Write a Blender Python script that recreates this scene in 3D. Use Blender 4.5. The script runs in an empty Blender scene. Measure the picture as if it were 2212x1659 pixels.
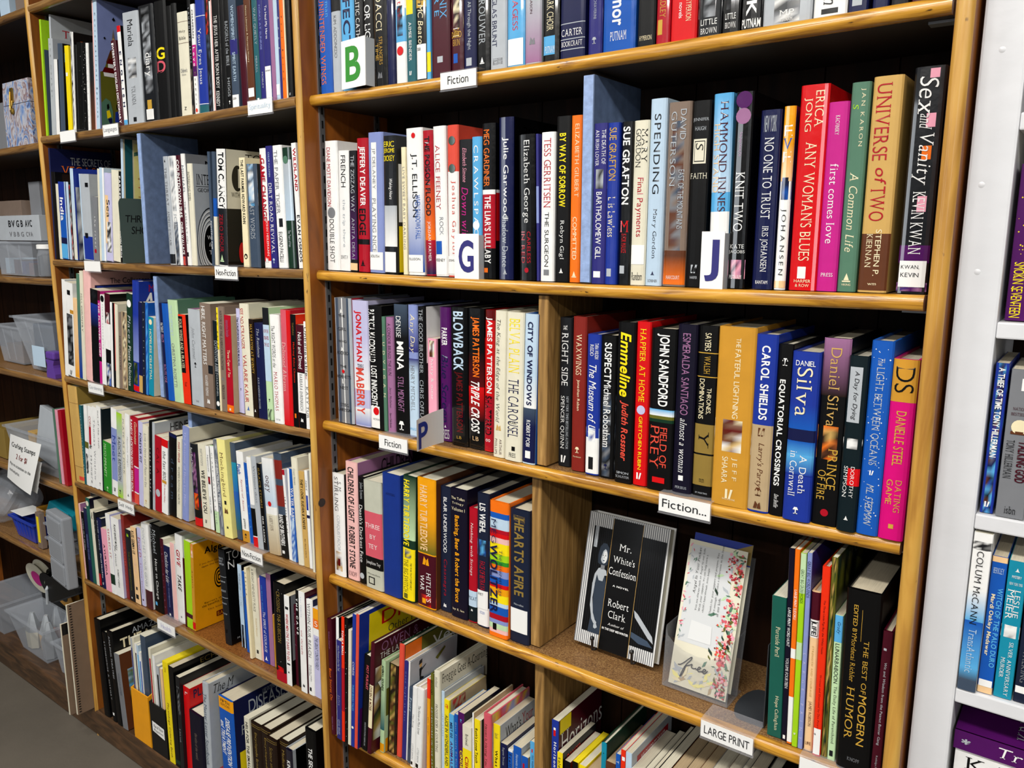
import bpy, bmesh, math, random
from mathutils import Vector, Matrix, Euler
S = bpy.context.scene
COL = S.collection
V = Vector

# ------------------------------------------------------------------ camera, world, lights, exposure
cam_d = bpy.data.cameras.new('camera'); cam = bpy.data.objects.new('camera', cam_d); COL.objects.link(cam)
S.camera = cam
cam.location = (1.23986, -1.00371, 1.49101)
_y, _p, _r = -0.641934, -0.181291, 0.0034545
_f = V((math.sin(_y)*math.cos(_p), math.cos(_y)*math.cos(_p), math.sin(_p)))
_a = V((math.cos(_y), -math.sin(_y), 0)); _u = _a.cross(_f)
_a2 = math.cos(_r)*_a + math.sin(_r)*_u; _u2 = -math.sin(_r)*_a + math.cos(_r)*_u
cam.matrix_world = Matrix(((_a2.x, _u2.x, -_f.x, cam.location.x), (_a2.y, _u2.y, -_f.y, cam.location.y), (_a2.z, _u2.z, -_f.z, cam.location.z), (0, 0, 0, 1)))
cam_d.sensor_fit = 'HORIZONTAL'; cam_d.sensor_width = 36.0; cam_d.lens = 36.0*1723.595/2212; cam_d.clip_start = .05
W = bpy.data.worlds.new('world'); S.world = W; W.use_nodes = True
W.node_tree.nodes['Background'].inputs[0].default_value = (.86, .92, 1, 1)
W.node_tree.nodes['Background'].inputs[1].default_value = .05
S.view_settings.view_transform = 'Standard'; S.view_settings.look = 'None'
S.cycles.diffuse_bounces = 3
S.view_settings.exposure = 0.06; S.view_settings.gamma = 1.0; S.view_settings.use_curve_mapping = False
def tube_light(name, x, y, e, sx=1.2, sy=.16, z=2.72):
    d = bpy.data.lights.new(name, 'AREA'); d.shape = 'RECTANGLE'; d.size = sx; d.size_y = sy; d.energy = e; d.color = (1, .97, .92)
    o = bpy.data.objects.new(name, d); COL.objects.link(o); o.location = (x, y, z); return o
tube_light('ceiling_tube', .75, -1.35, 42)
tube_light('ceiling_tube', -.9, -1.3, 42)
tube_light('ceiling_tube', 2.5, -1.5, 42)
tube_light('ceiling_tube', .3, -3.2, 45)
tube_light('ceiling_tube', 2.3, -3.2, 45)
def streak_light(name, x, y, z, e, sx, sy, aim):  # unseen narrow lights added behind the camera to streak the glossy jackets
    o = tube_light(name, x, y, e, sx, sy, z); o.data.color = (.9, .95, 1); o.rotation_euler = (V(aim)-V((x, y, z))).to_track_quat('-Z', 'Y').to_euler()
streak_light('added_streak_light', -3.2, -4.2, 1.7, 9, .2, 1.6, (0, 0, 1.3))
streak_light('added_streak_light', -1.6, -4.8, 1.7, 8, .18, 1.6, (.2, 0, 1.3))
streak_light('added_streak_light', 2.4, -4.6, 1.7, 8, .2, 1.6, (.3, 0, 1.3))
random.seed(7)

# ------------------------------------------------------------------ colours
def lin(h):
    c = [int(h[i:i+2], 16)/255 for i in (0, 2, 4)]
    return tuple(x/12.92 if x <= .04045 else ((x+.055)/1.055)**2.4 for x in c)
def ink(h): return tuple(1.02*x**1.2 for x in lin(h))      # printed inks are deeper than paper
PAL = dict(white='e8e8e6', cream='e6dcbc', ivory='dcd8c6', ivorygrey='bfc0b2', beige='b9a585', tan='c9a868', peach='e8c79c', gold='c9a54a', goldbrown='957f44', mustard='c8983c',
 amber='e6a516', yellow='ecd820', paleyellow='eae29a', lime='a6cf26', orange='e87c1c', redorange='e23c18', coral='d85a48', red='d0141c', crimson='b0142e', darkred='6a0a10', brick='8a2f26',
 maroon='520f26', pink='e9a9bb', blush='e6bcb8', rose='cf6472', magenta='c22a8e', hotpink='d00a80', purple='5a1766', mauve='a2769a', lavender='c2c0dc', periwinkle='8e9ac8',
 indigo='38367e', indigoblack='17122c', navy='1a2150', slatenavy='222b42', blue='1f62b4', royal='27419c', royalmatte='22408c', skyblue='64aeda', paleblue='bccfdf', teal='2f6a72', tealbright='1f92aa',
 tealblack='10252b', green='3a9436', greenteal='24665a', darkgreen='17402c', forest='20402f', mint='bfd8b0', sage='5f8470', olive='70702c', brown='6a4128', darkbrown='2c1c12', taupe='8a7a6e',
 grey='84868a', silver='b4b9be', slate='4c5a6c', charcoal='222428', black='08080a')
WORDS = dict(ivorygrey='pale grey', goldbrown='bronze', paleyellow='pale yellow', redorange='red-orange', darkred='dark red', hotpink='hot pink', indigoblack='blue-black', slatenavy='dark navy',
 royal='royal blue', royalmatte='cobalt blue', skyblue='sky blue', paleblue='pale blue', tealbright='turquoise', tealblack='teal-black', greenteal='teal green', darkgreen='dark green', darkbrown='dark brown', mustard='ochre', forest='forest green', slate='slate grey')
LC = {k: ink(v) for k, v in PAL.items()}
def word(c): return WORDS.get(c, c)

# ------------------------------------------------------------------ materials
def mat(name, col=(.8, .8, .8), rough=.5, metal=0, coat=0, bump=0, bscale=80, attr=False, vary=0, vscale=12, trans=0, spec=.5, stretch=None):
    m = bpy.data.materials.new(name); m.use_nodes = True; n = m.node_tree.nodes; L = m.node_tree.links; b = n['Principled BSDF']
    b.inputs['Roughness'].default_value = rough; b.inputs['Metallic'].default_value = metal; b.inputs['Coat Weight'].default_value = coat; b.inputs['Coat Roughness'].default_value = .12
    b.inputs['Specular IOR Level'].default_value = spec; b.inputs['Transmission Weight'].default_value = trans
    tc = n.new('ShaderNodeTexCoord'); src = tc.outputs['Object']
    if stretch:
        mp = n.new('ShaderNodeMapping'); mp.inputs['Scale'].default_value = stretch; L.new(src, mp.inputs[0]); src = mp.outputs[0]
    if attr:
        a = n.new('ShaderNodeAttribute'); a.attribute_name = 'Col'; cout = a.outputs['Color']
    else:
        r = n.new('ShaderNodeRGB'); r.outputs[0].default_value = (*col, 1); cout = r.outputs[0]
    if vary:
        z = n.new('ShaderNodeTexNoise'); z.inputs['Scale'].default_value = vscale; z.inputs['Detail'].default_value = 6; L.new(src, z.inputs['Vector'])
        mr = n.new('ShaderNodeMapRange'); mr.inputs[1].default_value = .3; mr.inputs[2].default_value = .7; mr.inputs[3].default_value = 1-vary; mr.inputs[4].default_value = 1+vary*.6; L.new(z.outputs[0], mr.inputs[0])
        h = n.new('ShaderNodeMix'); h.data_type = 'RGBA'; h.blend_type = 'MULTIPLY'; h.inputs[0].default_value = 1; L.new(cout, h.inputs[6]); L.new(mr.outputs[0], h.inputs[7]); cout = h.outputs[2]
    L.new(cout, b.inputs['Base Color'])
    if bump:
        z2 = n.new('ShaderNodeTexNoise'); z2.inputs['Scale'].default_value = bscale; z2.inputs['Detail'].default_value = 4; L.new(src, z2.inputs['Vector'])
        bp = n.new('ShaderNodeBump'); bp.inputs['Strength'].default_value = bump; bp.inputs['Distance'].default_value = .004; L.new(z2.outputs[0], bp.inputs['Height']); L.new(bp.outputs[0], b.inputs['Normal'])
    return m
def ramp_wood(name, cols, scale=(6, 40, 40), rough=.4, bump=.15, coat=.2, detail=8, distort=1.2, pits=0, pscale=(60, 60, 60), pcol='2a1808'):
    m = mat(name, rough=rough, coat=coat); n = m.node_tree.nodes; L = m.node_tree.links; b = n['Principled BSDF']
    tc = n.new('ShaderNodeTexCoord'); mp = n.new('ShaderNodeMapping'); mp.inputs['Scale'].default_value = scale; L.new(tc.outputs['Object'], mp.inputs[0])
    z = n.new('ShaderNodeTexNoise'); z.inputs['Scale'].default_value = 1; z.inputs['Detail'].default_value = detail; z.inputs['Distortion'].default_value = distort; L.new(mp.outputs[0], z.inputs['Vector'])
    r = n.new('ShaderNodeValToRGB'); e = r.color_ramp.elements; e[0].position = .28; e[0].color = (*cols[0], 1); e[1].position = .72; e[1].color = (*cols[-1], 1)
    for i, c in enumerate(cols[1:-1]):
        k = e.new(.28+.44*(i+1)/(len(cols)-1)); k.color = (*c, 1)
    L.new(z.outputs[0], r.inputs[0]); cout = r.outputs[0]
    if pits:                                     # scattered dents, scuffs and knots with a shape of their own
        mp2 = n.new('ShaderNodeMapping'); mp2.inputs['Scale'].default_value = pscale; L.new(tc.outputs['Object'], mp2.inputs[0])
        z3 = n.new('ShaderNodeTexNoise'); z3.inputs['Scale'].default_value = 1; z3.inputs['Detail'].default_value = 3; L.new(mp2.outputs[0], z3.inputs['Vector'])
        mr = n.new('ShaderNodeMapRange'); mr.inputs[1].default_value = pits; mr.inputs[2].default_value = pits+.05; L.new(z3.outputs[0], mr.inputs[0])
        mx = n.new('ShaderNodeMix'); mx.data_type = 'RGBA'; L.new(mr.outputs[0], mx.inputs[0]); L.new(cout, mx.inputs[6]); mx.inputs[7].default_value = (*lin(pcol), 1); cout = mx.outputs[2]
    L.new(cout, b.inputs['Base Color'])
    bp = n.new('ShaderNodeBump'); bp.inputs['Strength'].default_value = bump; bp.inputs['Distance'].default_value = .003; L.new(z.outputs[0], bp.inputs['Height']); L.new(bp.outputs[0], b.inputs['Normal'])
    return m
def clear_mat(name, tint, alpha, rough=.12):
    m = bpy.data.materials.new(name); m.use_nodes = True; n = m.node_tree.nodes; L = m.node_tree.links; b = n['Principled BSDF']
    b.inputs['Base Color'].default_value = (*tint, 1); b.inputs['Roughness'].default_value = rough; b.inputs['Alpha'].default_value = alpha
    z = n.new('ShaderNodeTexNoise'); z.inputs['Scale'].default_value = 30
    bp = n.new('ShaderNodeBump'); bp.inputs['Strength'].default_value = .12; bp.inputs['Distance'].default_value = .003; L.new(z.outputs[0], bp.inputs['Height']); L.new(bp.outputs[0], b.inputs['Normal'])
    return m
M = {}
M['h'] = mat('printed_jacket', rough=.45, coat=.06, spec=.22, bump=.05, bscale=90, attr=True, vary=.06, vscale=40)
M['p'] = mat('printed_card_cover', rough=.38, coat=.1, spec=.25, bump=.05, bscale=60, attr=True, vary=.06, vscale=40)
M['g'] = mat('plastic_wrapped_jacket', rough=.28, coat=.8, spec=.3, bump=.3, bscale=26, attr=True, vary=.05, vscale=40)
M['m'] = mat('plain_painted', rough=.5, attr=True, vary=.05, vscale=30)
M['page'] = mat('page_edges', rough=.85, attr=True, vary=.18, vscale=30, stretch=(60, 1, 1), bump=.25, bscale=20)
M['nosing'] = ramp_wood('varnished_nosing_wood', [lin('7a4c14'), lin('bc8626'), lin('d49e38')], (9, 90, 90), rough=.34, coat=.4, bump=.35, pits=.69, pscale=(38, 150, 150), pcol='3c2408')
M['g'].node_tree.nodes['Principled BSDF'].inputs['Coat Roughness'].default_value = .05
M['nosing_brown'] = ramp_wood('worn_brown_nosing_wood', [lin('54381e'), lin('86602f'), lin('a07a48')], (7, 90, 90), rough=.3, coat=.7, bump=.35, pits=.7, pscale=(45, 160, 160))
M['under'] = mat('painted_shade_underside', lin('1c0f07'), .6, vary=.2)  # same board wood; under-shelf shade painted into this dark base colour
M['panel'] = ramp_wood('orange_stained_panel', [lin('6e3c0e'), lin('8a4c12'), lin('9c5a18')], (30, 30, 5), rough=.5, coat=.1)
M['edge'] = ramp_wood('panel_edge_band', [lin('9a6a28'), lin('c0903e'), lin('cfa552')], (40, 40, 4), rough=.4, coat=.35, bump=.3, pits=.69, pscale=(90, 90, 30), pcol='4a2e10')
M['board'] = ramp_wood('particle_board_shelf', [lin('4a3018'), lin('7a5630'), lin('a08050')], (420, 420, 420), rough=.6, coat=.05, bump=.3, distort=.2)
M['board_orange'] = ramp_wood('brown_particle_board_shelf', [lin('4a280c'), lin('764618'), lin('8c5a26')], (300, 300, 300), rough=.5, coat=.1, bump=.2, distort=.2)
M['plank'] = ramp_wood('raw_divider_plank', [lin('6b4c22'), lin('96713a'), lin('b48c50')], (60, 60, 5), rough=.65, coat=0, bump=.25, distort=2, pits=.7, pscale=(26, 26, 14), pcol='4a2c12')
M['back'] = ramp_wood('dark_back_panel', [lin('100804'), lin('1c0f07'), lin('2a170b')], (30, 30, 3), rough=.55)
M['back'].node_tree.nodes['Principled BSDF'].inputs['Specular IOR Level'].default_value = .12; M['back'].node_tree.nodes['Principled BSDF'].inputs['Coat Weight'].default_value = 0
M['base'] = ramp_wood('worn_base_board', [lin('2a1a0e'), lin('46301b'), lin('604228')], (8, 40, 40), rough=.5, bump=.3)
M['whitepaint'] = mat('white_gloss_paint', lin('d2d3d6'), .38, coat=.25, bump=.35, bscale=22, vary=.04, vscale=8)
M['bluepaint'] = mat('pale_blue_divider_paint', lin('5f7294'), .5, bump=.15, bscale=60, vary=.22, vscale=70)
M['blueedge'] = mat('lighter_blue_edge_paint', lin('8ba2cc'), .45, coat=.2, bump=.3, bscale=90, vary=.2, vscale=90)  # front edges a lighter blue than the board sides
M['concrete'] = mat('concrete_floor', lin('5a5349'), .75, bump=.2, bscale=60, vary=.16, vscale=4)
M['metal'] = mat('zinc_metal', lin('a8abae'), .38, metal=.85, bump=.05)
M['blackmetal'] = mat('black_steel', lin('111113'), .35, coat=.3)
M['greymetal'] = mat('grey_green_enamel', lin('4a5a55'), .45, coat=.1, vary=.08)
M['darkmetal'] = mat('charcoal_enamel', lin('33363a'), .4, coat=.2, vary=.12)
M['acrylic'] = clear_mat('clear_acrylic', (.35, .36, .38), .14, .06)
M['bin'] = clear_mat('clear_bin_plastic', (.5, .54, .6), .26, .16)
M['holder'] = clear_mat('label_holder_plastic', (.6, .6, .64), .14, .1)
M['paper'] = mat('white_paper', lin('ececf2'), .6, attr=True, spec=.4)
M['card'] = mat('brown_chipboard', lin('7a6450'), .8, vary=.08, vscale=30)
M['ceil'] = mat('ceiling_tile', lin('c8c8c4'), .9, vary=.05, bump=.1)

# ------------------------------------------------------------------ mesh collector with per-corner colours
class MB:
    def __init__(s): s.v = []; s.f = []; s.c = []; s.mi = []
    def poly(s, pts, col=(.8, .8, .8), mi=0, cols=None):
        i = len(s.v); s.v.extend(tuple(p) for p in pts); s.f.append(tuple(range(i, i+len(pts)))); s.c.append(cols or [col]*len(pts)); s.mi.append(mi)
    def box(s, a, b, col=(.8, .8, .8), mi=0):
        x0, y0, z0 = a; x1, y1, z1 = b
        q = [(x0, y0, z0), (x1, y0, z0), (x1, y1, z0), (x0, y1, z0), (x0, y0, z1), (x1, y0, z1), (x1, y1, z1), (x0, y1, z1)]
        for f in ((0, 3, 2, 1), (4, 5, 6, 7), (0, 1, 5, 4), (1, 2, 6, 5), (2, 3, 7, 6), (3, 0, 4, 7)): s.poly([q[k] for k in f], col, mi)
    def hexa(s, q, col=(.8, .8, .8), mi=0):        # 8 corners: bottom ring then top ring
        for f in ((0, 3, 2, 1), (4, 5, 6, 7), (0, 1, 5, 4), (1, 2, 6, 5), (2, 3, 7, 6), (3, 0, 4, 7)): s.poly([q[k] for k in f], col, mi)
    def ring(s, A, B, col=(.8, .8, .8), mi=0, closed=True):
        n = len(A)
        for i in range(n if closed else n-1):
            j = (i+1) % n; s.poly([A[i], A[j], B[j], B[i]], col, mi)
    def lathe(s, c, prof, n=20, col=(.8, .8, .8), mi=0, axis='z'):
        rs = []
        for r, z in prof:
            ring = []
            for k in range(n):
                t = 2*math.pi*k/n; p = (r*math.cos(t), r*math.sin(t), z)
                if axis == 'x': p = (p[2], p[0], p[1])
                if axis == 'y': p = (p[0], p[2], p[1])
                ring.append((c[0]+p[0], c[1]+p[1], c[2]+p[2]))
            rs.append(ring)
        for A, B in zip(rs, rs[1:]): s.ring(A, B, col, mi)
        s.poly(rs[0][::-1], col, mi); s.poly(rs[-1], col, mi)
    def tube(s, pts, r, n=8, col=(.8, .8, .8), mi=0):
        pts = [V(p) for p in pts]; rs = []
        for i, p in enumerate(pts):
            d = (pts[min(i+1, len(pts)-1)]-pts[max(i-1, 0)]).normalized()
            a = d.cross(V((.31, .2, .93))).normalized(); b = d.cross(a)
            rs.append([p+a*r*math.cos(2*math.pi*k/n)+b*r*math.sin(2*math.pi*k/n) for k in range(n)])
        for A, B in zip(rs, rs[1:]): s.ring(A, B, col, mi)
        s.poly(rs[0][::-1], col, mi); s.poly(rs[-1], col, mi)
    def build(s, name, mats, parent=None, smooth=False, bevel=0):
        me = bpy.data.meshes.new(name); me.from_pydata(s.v, [], s.f)
        a = me.color_attributes.new('Col', 'FLOAT_COLOR', 'CORNER'); buf = []
        for cs in s.c:
            for c in cs: buf += [c[0], c[1], c[2], 1.0]
        a.data.foreach_set('color', buf)
        for m in (mats if isinstance(mats, (list, tuple)) else [mats]): me.materials.append(m)
        me.polygons.foreach_set('material_index', s.mi)
        if smooth or bevel:
            bm = bmesh.new(); bm.from_mesh(me); bmesh.ops.remove_doubles(bm, verts=bm.verts, dist=1e-6)
            if bevel:
                bmesh.ops.bevel(bm, geom=[e for e in bm.edges if len(e.link_faces) == 2 and e.calc_face_angle(0) > .6], offset=bevel, segments=2, affect='EDGES', profile=.6)
            bmesh.ops.recalc_face_normals(bm, faces=bm.faces)
            bm.to_mesh(me); bm.free()
            if smooth:
                me.polygons.foreach_set('use_smooth', [True]*len(me.polygons))
                try: me.set_sharp_from_angle(angle=math.radians(40))
                except Exception: pass
        me.update()
        o = bpy.data.objects.new(name, me); COL.objects.link(o)
        if parent: o.parent = parent
        return o
def tag(o, label=None, cat=None, group=None, kind=None):
    if label: o['label'] = label
    if cat: o['category'] = cat
    if group: o['group'] = group
    if kind: o['kind'] = kind
    return o
def thing(name, label, cat, loc, group=None, rot=(0, 0, 0)):
    o = bpy.data.objects.new(name, None); COL.objects.link(o); o.empty_display_size = .02; o.location = loc; o.rotation_euler = rot
    return tag(o, label, cat, group)

# ------------------------------------------------------------------ lettering (glyph outlines cached per character and style)
GL = {}
def _glyph(ch, st):
    k = (ch, st)
    if k in GL: return GL[k]
    c = bpy.data.curves.new('glyph', 'FONT'); c.body = ch; c.size = 1; c.resolution_u = 4
    c.offset = {'b': .022, 's': -.008, 'r': 0.0}[st]
    o = bpy.data.objects.new('glyph', c); COL.objects.link(o)
    dg = bpy.context.evaluated_depsgraph_get(); me = o.evaluated_get(dg).to_mesh()
    vs = [(v.co.x, v.co.y) for v in me.vertices]; fs = [tuple(p.vertices) for p in me.polygons]
    ex = []
    if st == 's' and ch.isalpha() and vs:
        ec = {}
        for f in fs:
            for a, b in zip(f, f[1:]+f[:1]): ec[(min(a, b), max(a, b))] = ec.get((min(a, b), max(a, b)), 0)+1
        y0 = min(v[1] for v in vs); y1 = max(v[1] for v in vs)
        for (a, b), n in ec.items():
            if n != 1: continue
            A, B = vs[a], vs[b]
            if abs(A[1]-B[1]) < .004 and .04 < abs(A[0]-B[0]) < .2 and (abs(A[1]-y0) < .03 or abs(A[1]-y1) < .03):
                xa, xb = min(A[0], B[0])-.06, max(A[0], B[0])+.06; s = .035 if abs(A[1]-y0) < .03 else -.035
                ex.append((xa, xb, A[1], A[1]+s))
    for xa, xb, ya, yb in ex:
        i = len(vs); vs += [(xa, ya), (xb, ya), (xb, yb), (xa, yb)]; fs.append((i, i+1, i+2, i+3) if yb > ya else (i+3, i+2, i+1, i))
    o.evaluated_get(dg).to_mesh_clear(); bpy.data.objects.remove(o); bpy.data.curves.remove(c)
    x0 = min((v[0] for v in vs), default=0); x1 = max((v[0] for v in vs), default=.28)
    GL[k] = ([(v[0]-x0, v[1]) for v in vs], fs, x1-x0)
    return GL[k]
for _ch in map(chr, range(33, 127)):
    for _st in 'bsr': _glyph(_ch, _st)
def lay(text, st, length, height):
    """triangles of a line of lettering filling length x height, origin bottom-left"""
    x = 0; items = []; gap = .08
    for ch in text:
        if ch == ' ': x += .3; continue
        vs, fs, w = GL.get((ch, st)) or _glyph(ch, st)
        items.append((vs, fs, x)); x += w+gap
    if not items: return []
    ys = [v[1] for it in items for v in it[0]]; y0 = min(ys); y1 = max(ys)
    nat = max(x-gap, .1); sy = height/max(y1-y0, .3); sx = length/nat; sp = 1.0
    if sx > sy*1.5:                      # space the letters out instead of stretching them
        sx2 = sy*1.5; sp = (length-nat*sx2)/max(len(text)-1, 1) if len(text) > 1 else 0; sx = sx2
    else: sp = 0
    if sx < sy*.36: sx = sx
    out = []; k = 0; idx = [i for i, ch in enumerate(text) if ch != ' ']
    for (vs, fs, x0), i in zip(items, idx):
        off = x0*sx+i*sp
        for f in fs: out.append([(off+vs[j][0]*sx, (vs[j][1]-y0)*sy) for j in f])
    return out
def put(mb, text, st, length, height, origin, right, up, col, mi=0, shear=0, warp=None):
    o = V(origin); r = V(right); u = V(up)
    for f in lay(text, st, length, height):
        pts = [o+r*(p[0]+shear*p[1])+u*p[1] for p in f]
        if warp: pts = [warp(p) for p in pts]
        mb.poly(pts, col, mi)

# ------------------------------------------------------------------ setting
def structure(name, mb, m): return tag(mb.build(name, m), kind='structure')
mb = MB(); mb.box((-4, -5, -.05), (4, .6, 0)); structure('floor', mb, M['concrete'])
mb = MB(); mb.box((-4, -5, 2.8), (4, .6, 2.85)); structure('ceiling', mb, M['ceil'])
mb = MB(); mb.box((-4, .3, 0), (4, .4, 2.8)); structure('wall_back', mb, M['ceil'])
# ------------------------------------------------------------------ wooden bookcase
BC = thing('wooden_bookcase', 'long orange-brown wooden bookcase with three bays of yellow-edged shelves', 'bookcase', (0, 0, 0))
def side_panel(x0, x1, z1=2.25):
    mb = MB(); mb.box((x0, .006, 0), (x1, .225, z1)); o = mb.build('side_panel', M['panel'], BC)
    mb = MB(); n = 6; pr = [(x0+(x1-x0)*(.5-.5*math.cos(math.pi*k/n)), .0062-.0062*math.sin(math.pi*k/n)) for k in range(n+1)]
    A = [(x, y, 0) for x, y in pr]; B = [(x, y, z1) for x, y in pr]; mb.ring(A, B, closed=False); mb.poly(B+[(x1, .0062, z1), (x0, .0062, z1)][:0] or B)
    mb.build('edge_band', M['edge'], o, smooth=True)
side_panel(-1.0865, -1.0695); side_panel(-.0205, -.003); side_panel(1.0735, 1.0925); side_panel(-2.32, -2.30)
def shelf(x0, x1, z, yf, sag=.004, z2=None, top='board', nose='nosing'):
    """board with a rounded nosing; z is the top face"""
    n = 16; th = .019; mb = MB(); no = MB()
    def zz(x):
        t = (x-x0)/(x1-x0); return z+((z2 or z)-z)*t-sag*(1-(2*t-1)**2)
    xs = [x0+(x1-x0)*k/n for k in range(n+1)]
    R = [[(x, yf+.012, zz(x)-.0006), (x, .222, zz(x)), (x, .222, zz(x)-th), (x, yf+.012, zz(x)-th)] for x in xs]
    for A, B in zip(R, R[1:]):
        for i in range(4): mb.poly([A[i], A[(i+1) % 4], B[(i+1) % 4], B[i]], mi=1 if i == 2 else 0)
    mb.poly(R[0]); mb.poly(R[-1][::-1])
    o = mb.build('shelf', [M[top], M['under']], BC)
    pr = [(.0125, .0004)]+[(.006-.0062*math.sin(math.pi*k/8), -th/2+.0004+(th/2)*math.cos(math.pi*k/8)) for k in range(9)]+[(.0125, -th+.0004)]
    R = [[(x, yf+p[0], zz(x)+p[1]) for p in pr] for x in xs]
    for A, B in zip(R, R[1:]): no.ring(A, B)
    no.poly(R[0]); no.poly(R[-1][::-1])
    no.build('nosing', M[nose], o, smooth=True)
TOPZ = dict(R1=1.7522, R2=1.4267, R3=1.1265, R4=0.7965, R5=0.4415, L1=1.7500, L2=1.4290, L3=1.1085, L4=0.8040, L5=0.5085)
for k in 'R1 R2 R3 R4 R5'.split(): shelf(-.0026, 1.0668, TOPZ[k], .022)
shelf(-.0026, 1.0668, 2.075, .022)
for k in 'L1 L2 L3 L4 L5'.split(): shelf(-1.0692, -.021, TOPZ[k], .002, top='board_orange' if k in ('L4', 'L5') else 'board', nose='nosing_brown')
shelf(-1.0692, -.021, 2.075, .002, nose='nosing_brown')
for z in (1.737, 1.3755, 1.09, .771, .517): shelf(-2.299, -1.087, z, .002, nose='nosing_brown')
shelf(-2.299, -1.087, 2.075, .002, nose='nosing_brown')
mb = MB(); mb.box((-2.32, .0, 0), (1.0925, .225, .0851)); mb.build('base_board', M['base'], BC, bevel=.006)
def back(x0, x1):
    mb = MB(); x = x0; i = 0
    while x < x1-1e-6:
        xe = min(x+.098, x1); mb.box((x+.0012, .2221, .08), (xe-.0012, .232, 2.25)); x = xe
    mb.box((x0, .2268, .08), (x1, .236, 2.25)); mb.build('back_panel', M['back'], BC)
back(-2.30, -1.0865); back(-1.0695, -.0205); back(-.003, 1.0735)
def standard(x, y, s):
    mb = MB(); x2 = x+s*.0035; mb.box((min(x, x2), y, .1), (max(x, x2), y+.012, 2.2), LC['silver'])
    z = .12
    while z < 2.15: mb.box((min(x2, x2+s*.0004), y+.004, z), (max(x2, x2+s*.0004), y+.008, z+.014), LC['black'], 1); z += .0254
    mb.build('shelf_standard', [M['metal'], M['m']], BC)
for x, s in ((-.003, 1), (-1.0695, 1)):
    standard(x, .042, s); standard(x, .185, s)
standard(1.0735, .05, -1); standard(-1.0865, .16, -1)
for z in (2.075, TOPZ['R1'], TOPZ['R2'], TOPZ['R3'], TOPZ['R4']):      # small steel clips under the shelf ends
    mb = MB(); mb.box((1.040, .048, z-.0225), (1.0735, .066, z-.0195), LC['silver']); mb.box((1.071, .048, z-.034), (1.0735, .066, z-.0195), LC['silver']); mb.build('shelf_clip', M['metal'], BC)
mb = MB(); mb.lathe((-.003, .012, .958), [(.001, 0), (.009, 0), (.009, .0006)], 14, LC['darkbrown'], axis='x'); mb.build('wood_knot', M['m'], BC)

# ------------------------------------------------------------------ painted white bookcase on the right
WC = thing('white_bookcase', 'white-painted bookcase with thick lumpy paint at the right edge', 'bookcase', (0, 0, 0))
mb = MB(); mb.box((1.0975, .03, 0), (1.1415, .26, 2.25)); mb.build('side_panel', M['whitepaint'], WC, bevel=.003)
mb = MB(); mb.box((1.80, .03, 0), (1.844, .26, 2.25)); mb.build('side_panel', M['whitepaint'], WC, bevel=.003)
for z in (1.846, 1.6243, 1.4005, 1.1768, .9552, .732, .51):
    mb = MB(); mb.box((1.1415, .0305, z-.0185), (1.80, .255, z)); mb.build('shelf', M['whitepaint'], WC, bevel=.002)
mb = MB(); mb.box((1.1415, .255, .0), (1.80, .262, 2.25)); mb.build('back_panel', M['back'], WC)
for px, pz in ((1.118, 1.69), (1.112, 1.55), (1.117, 1.455)):
    mb = MB(); mb.lathe((px, .0302, pz), [(.0035, -.0002), (.002, -.0008), (.0006, -.001)], 12, LC['white'], axis='y'); mb.build('filled_screw_hole', M['whitepaint'], WC, smooth=True)

# ------------------------------------------------------------------ divider boards
def divider(name, label, x0, th, y0, y1, z0, z1, m, lean=0, group=None):
    o = thing(name, label, 'divider', (x0, y0, z0), group, (0, lean, 0)); h = (z1-z0)
    mb = MB(); mb.box((0, 0, 0), (th, y1-y0, h)); mb.build('board', m, o, bevel=.0012)
    mb = MB(); mb.box((.0012, -.0006, .001), (th-.0012, .0003, h-.001)); mb.build('front_edge', M['blueedge'] if m is M['bluepaint'] else m, o)
divider('divider_board', 'pale blue painted divider board on the second fiction shelf', .5942, .0185, .03, .172, TOPZ['R2']-.002, 1.722, M['bluepaint'], 0)
divider('divider_board', 'raw wood divider board standing on the third fiction shelf', .5145, .0185, .036, .205, TOPZ['R3']-.002, TOPZ['R2']-.0245, M['plank'])
divider('divider_board', 'raw wood divider board left of the propped black and white book', .4978, .0185, .046, .212, TOPZ['R4']-.002, TOPZ['R3']-.0245, M['plank'])
divider('divider_board', "raw wood divider board on the children's shelf at the bottom", .5115, .0185, .04, .205, TOPZ['R5']-.002, TOPZ['R4']-.0245, M['plank'])
divider('divider_board', 'pale blue painted divider board on the second nonfiction shelf', -.6005, .0165, .006, .15, TOPZ['L2']-.002, TOPZ['L1']-.026, M['bluepaint'], .02)
divider('divider_board', 'pale blue divider board behind the aircraft book, third nonfiction shelf', -.5885, .0165, .012, .16, TOPZ['L3']-.002, TOPZ['L2']-.03, M['bluepaint'], .02)
divider('divider_board', 'dark blue divider board right of the periwinkle book, fourth nonfiction shelf', -.5062, .0165, .03, .17, TOPZ['L4']-.002, TOPZ['L3']-.03, M['bluepaint'], .0)

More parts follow.
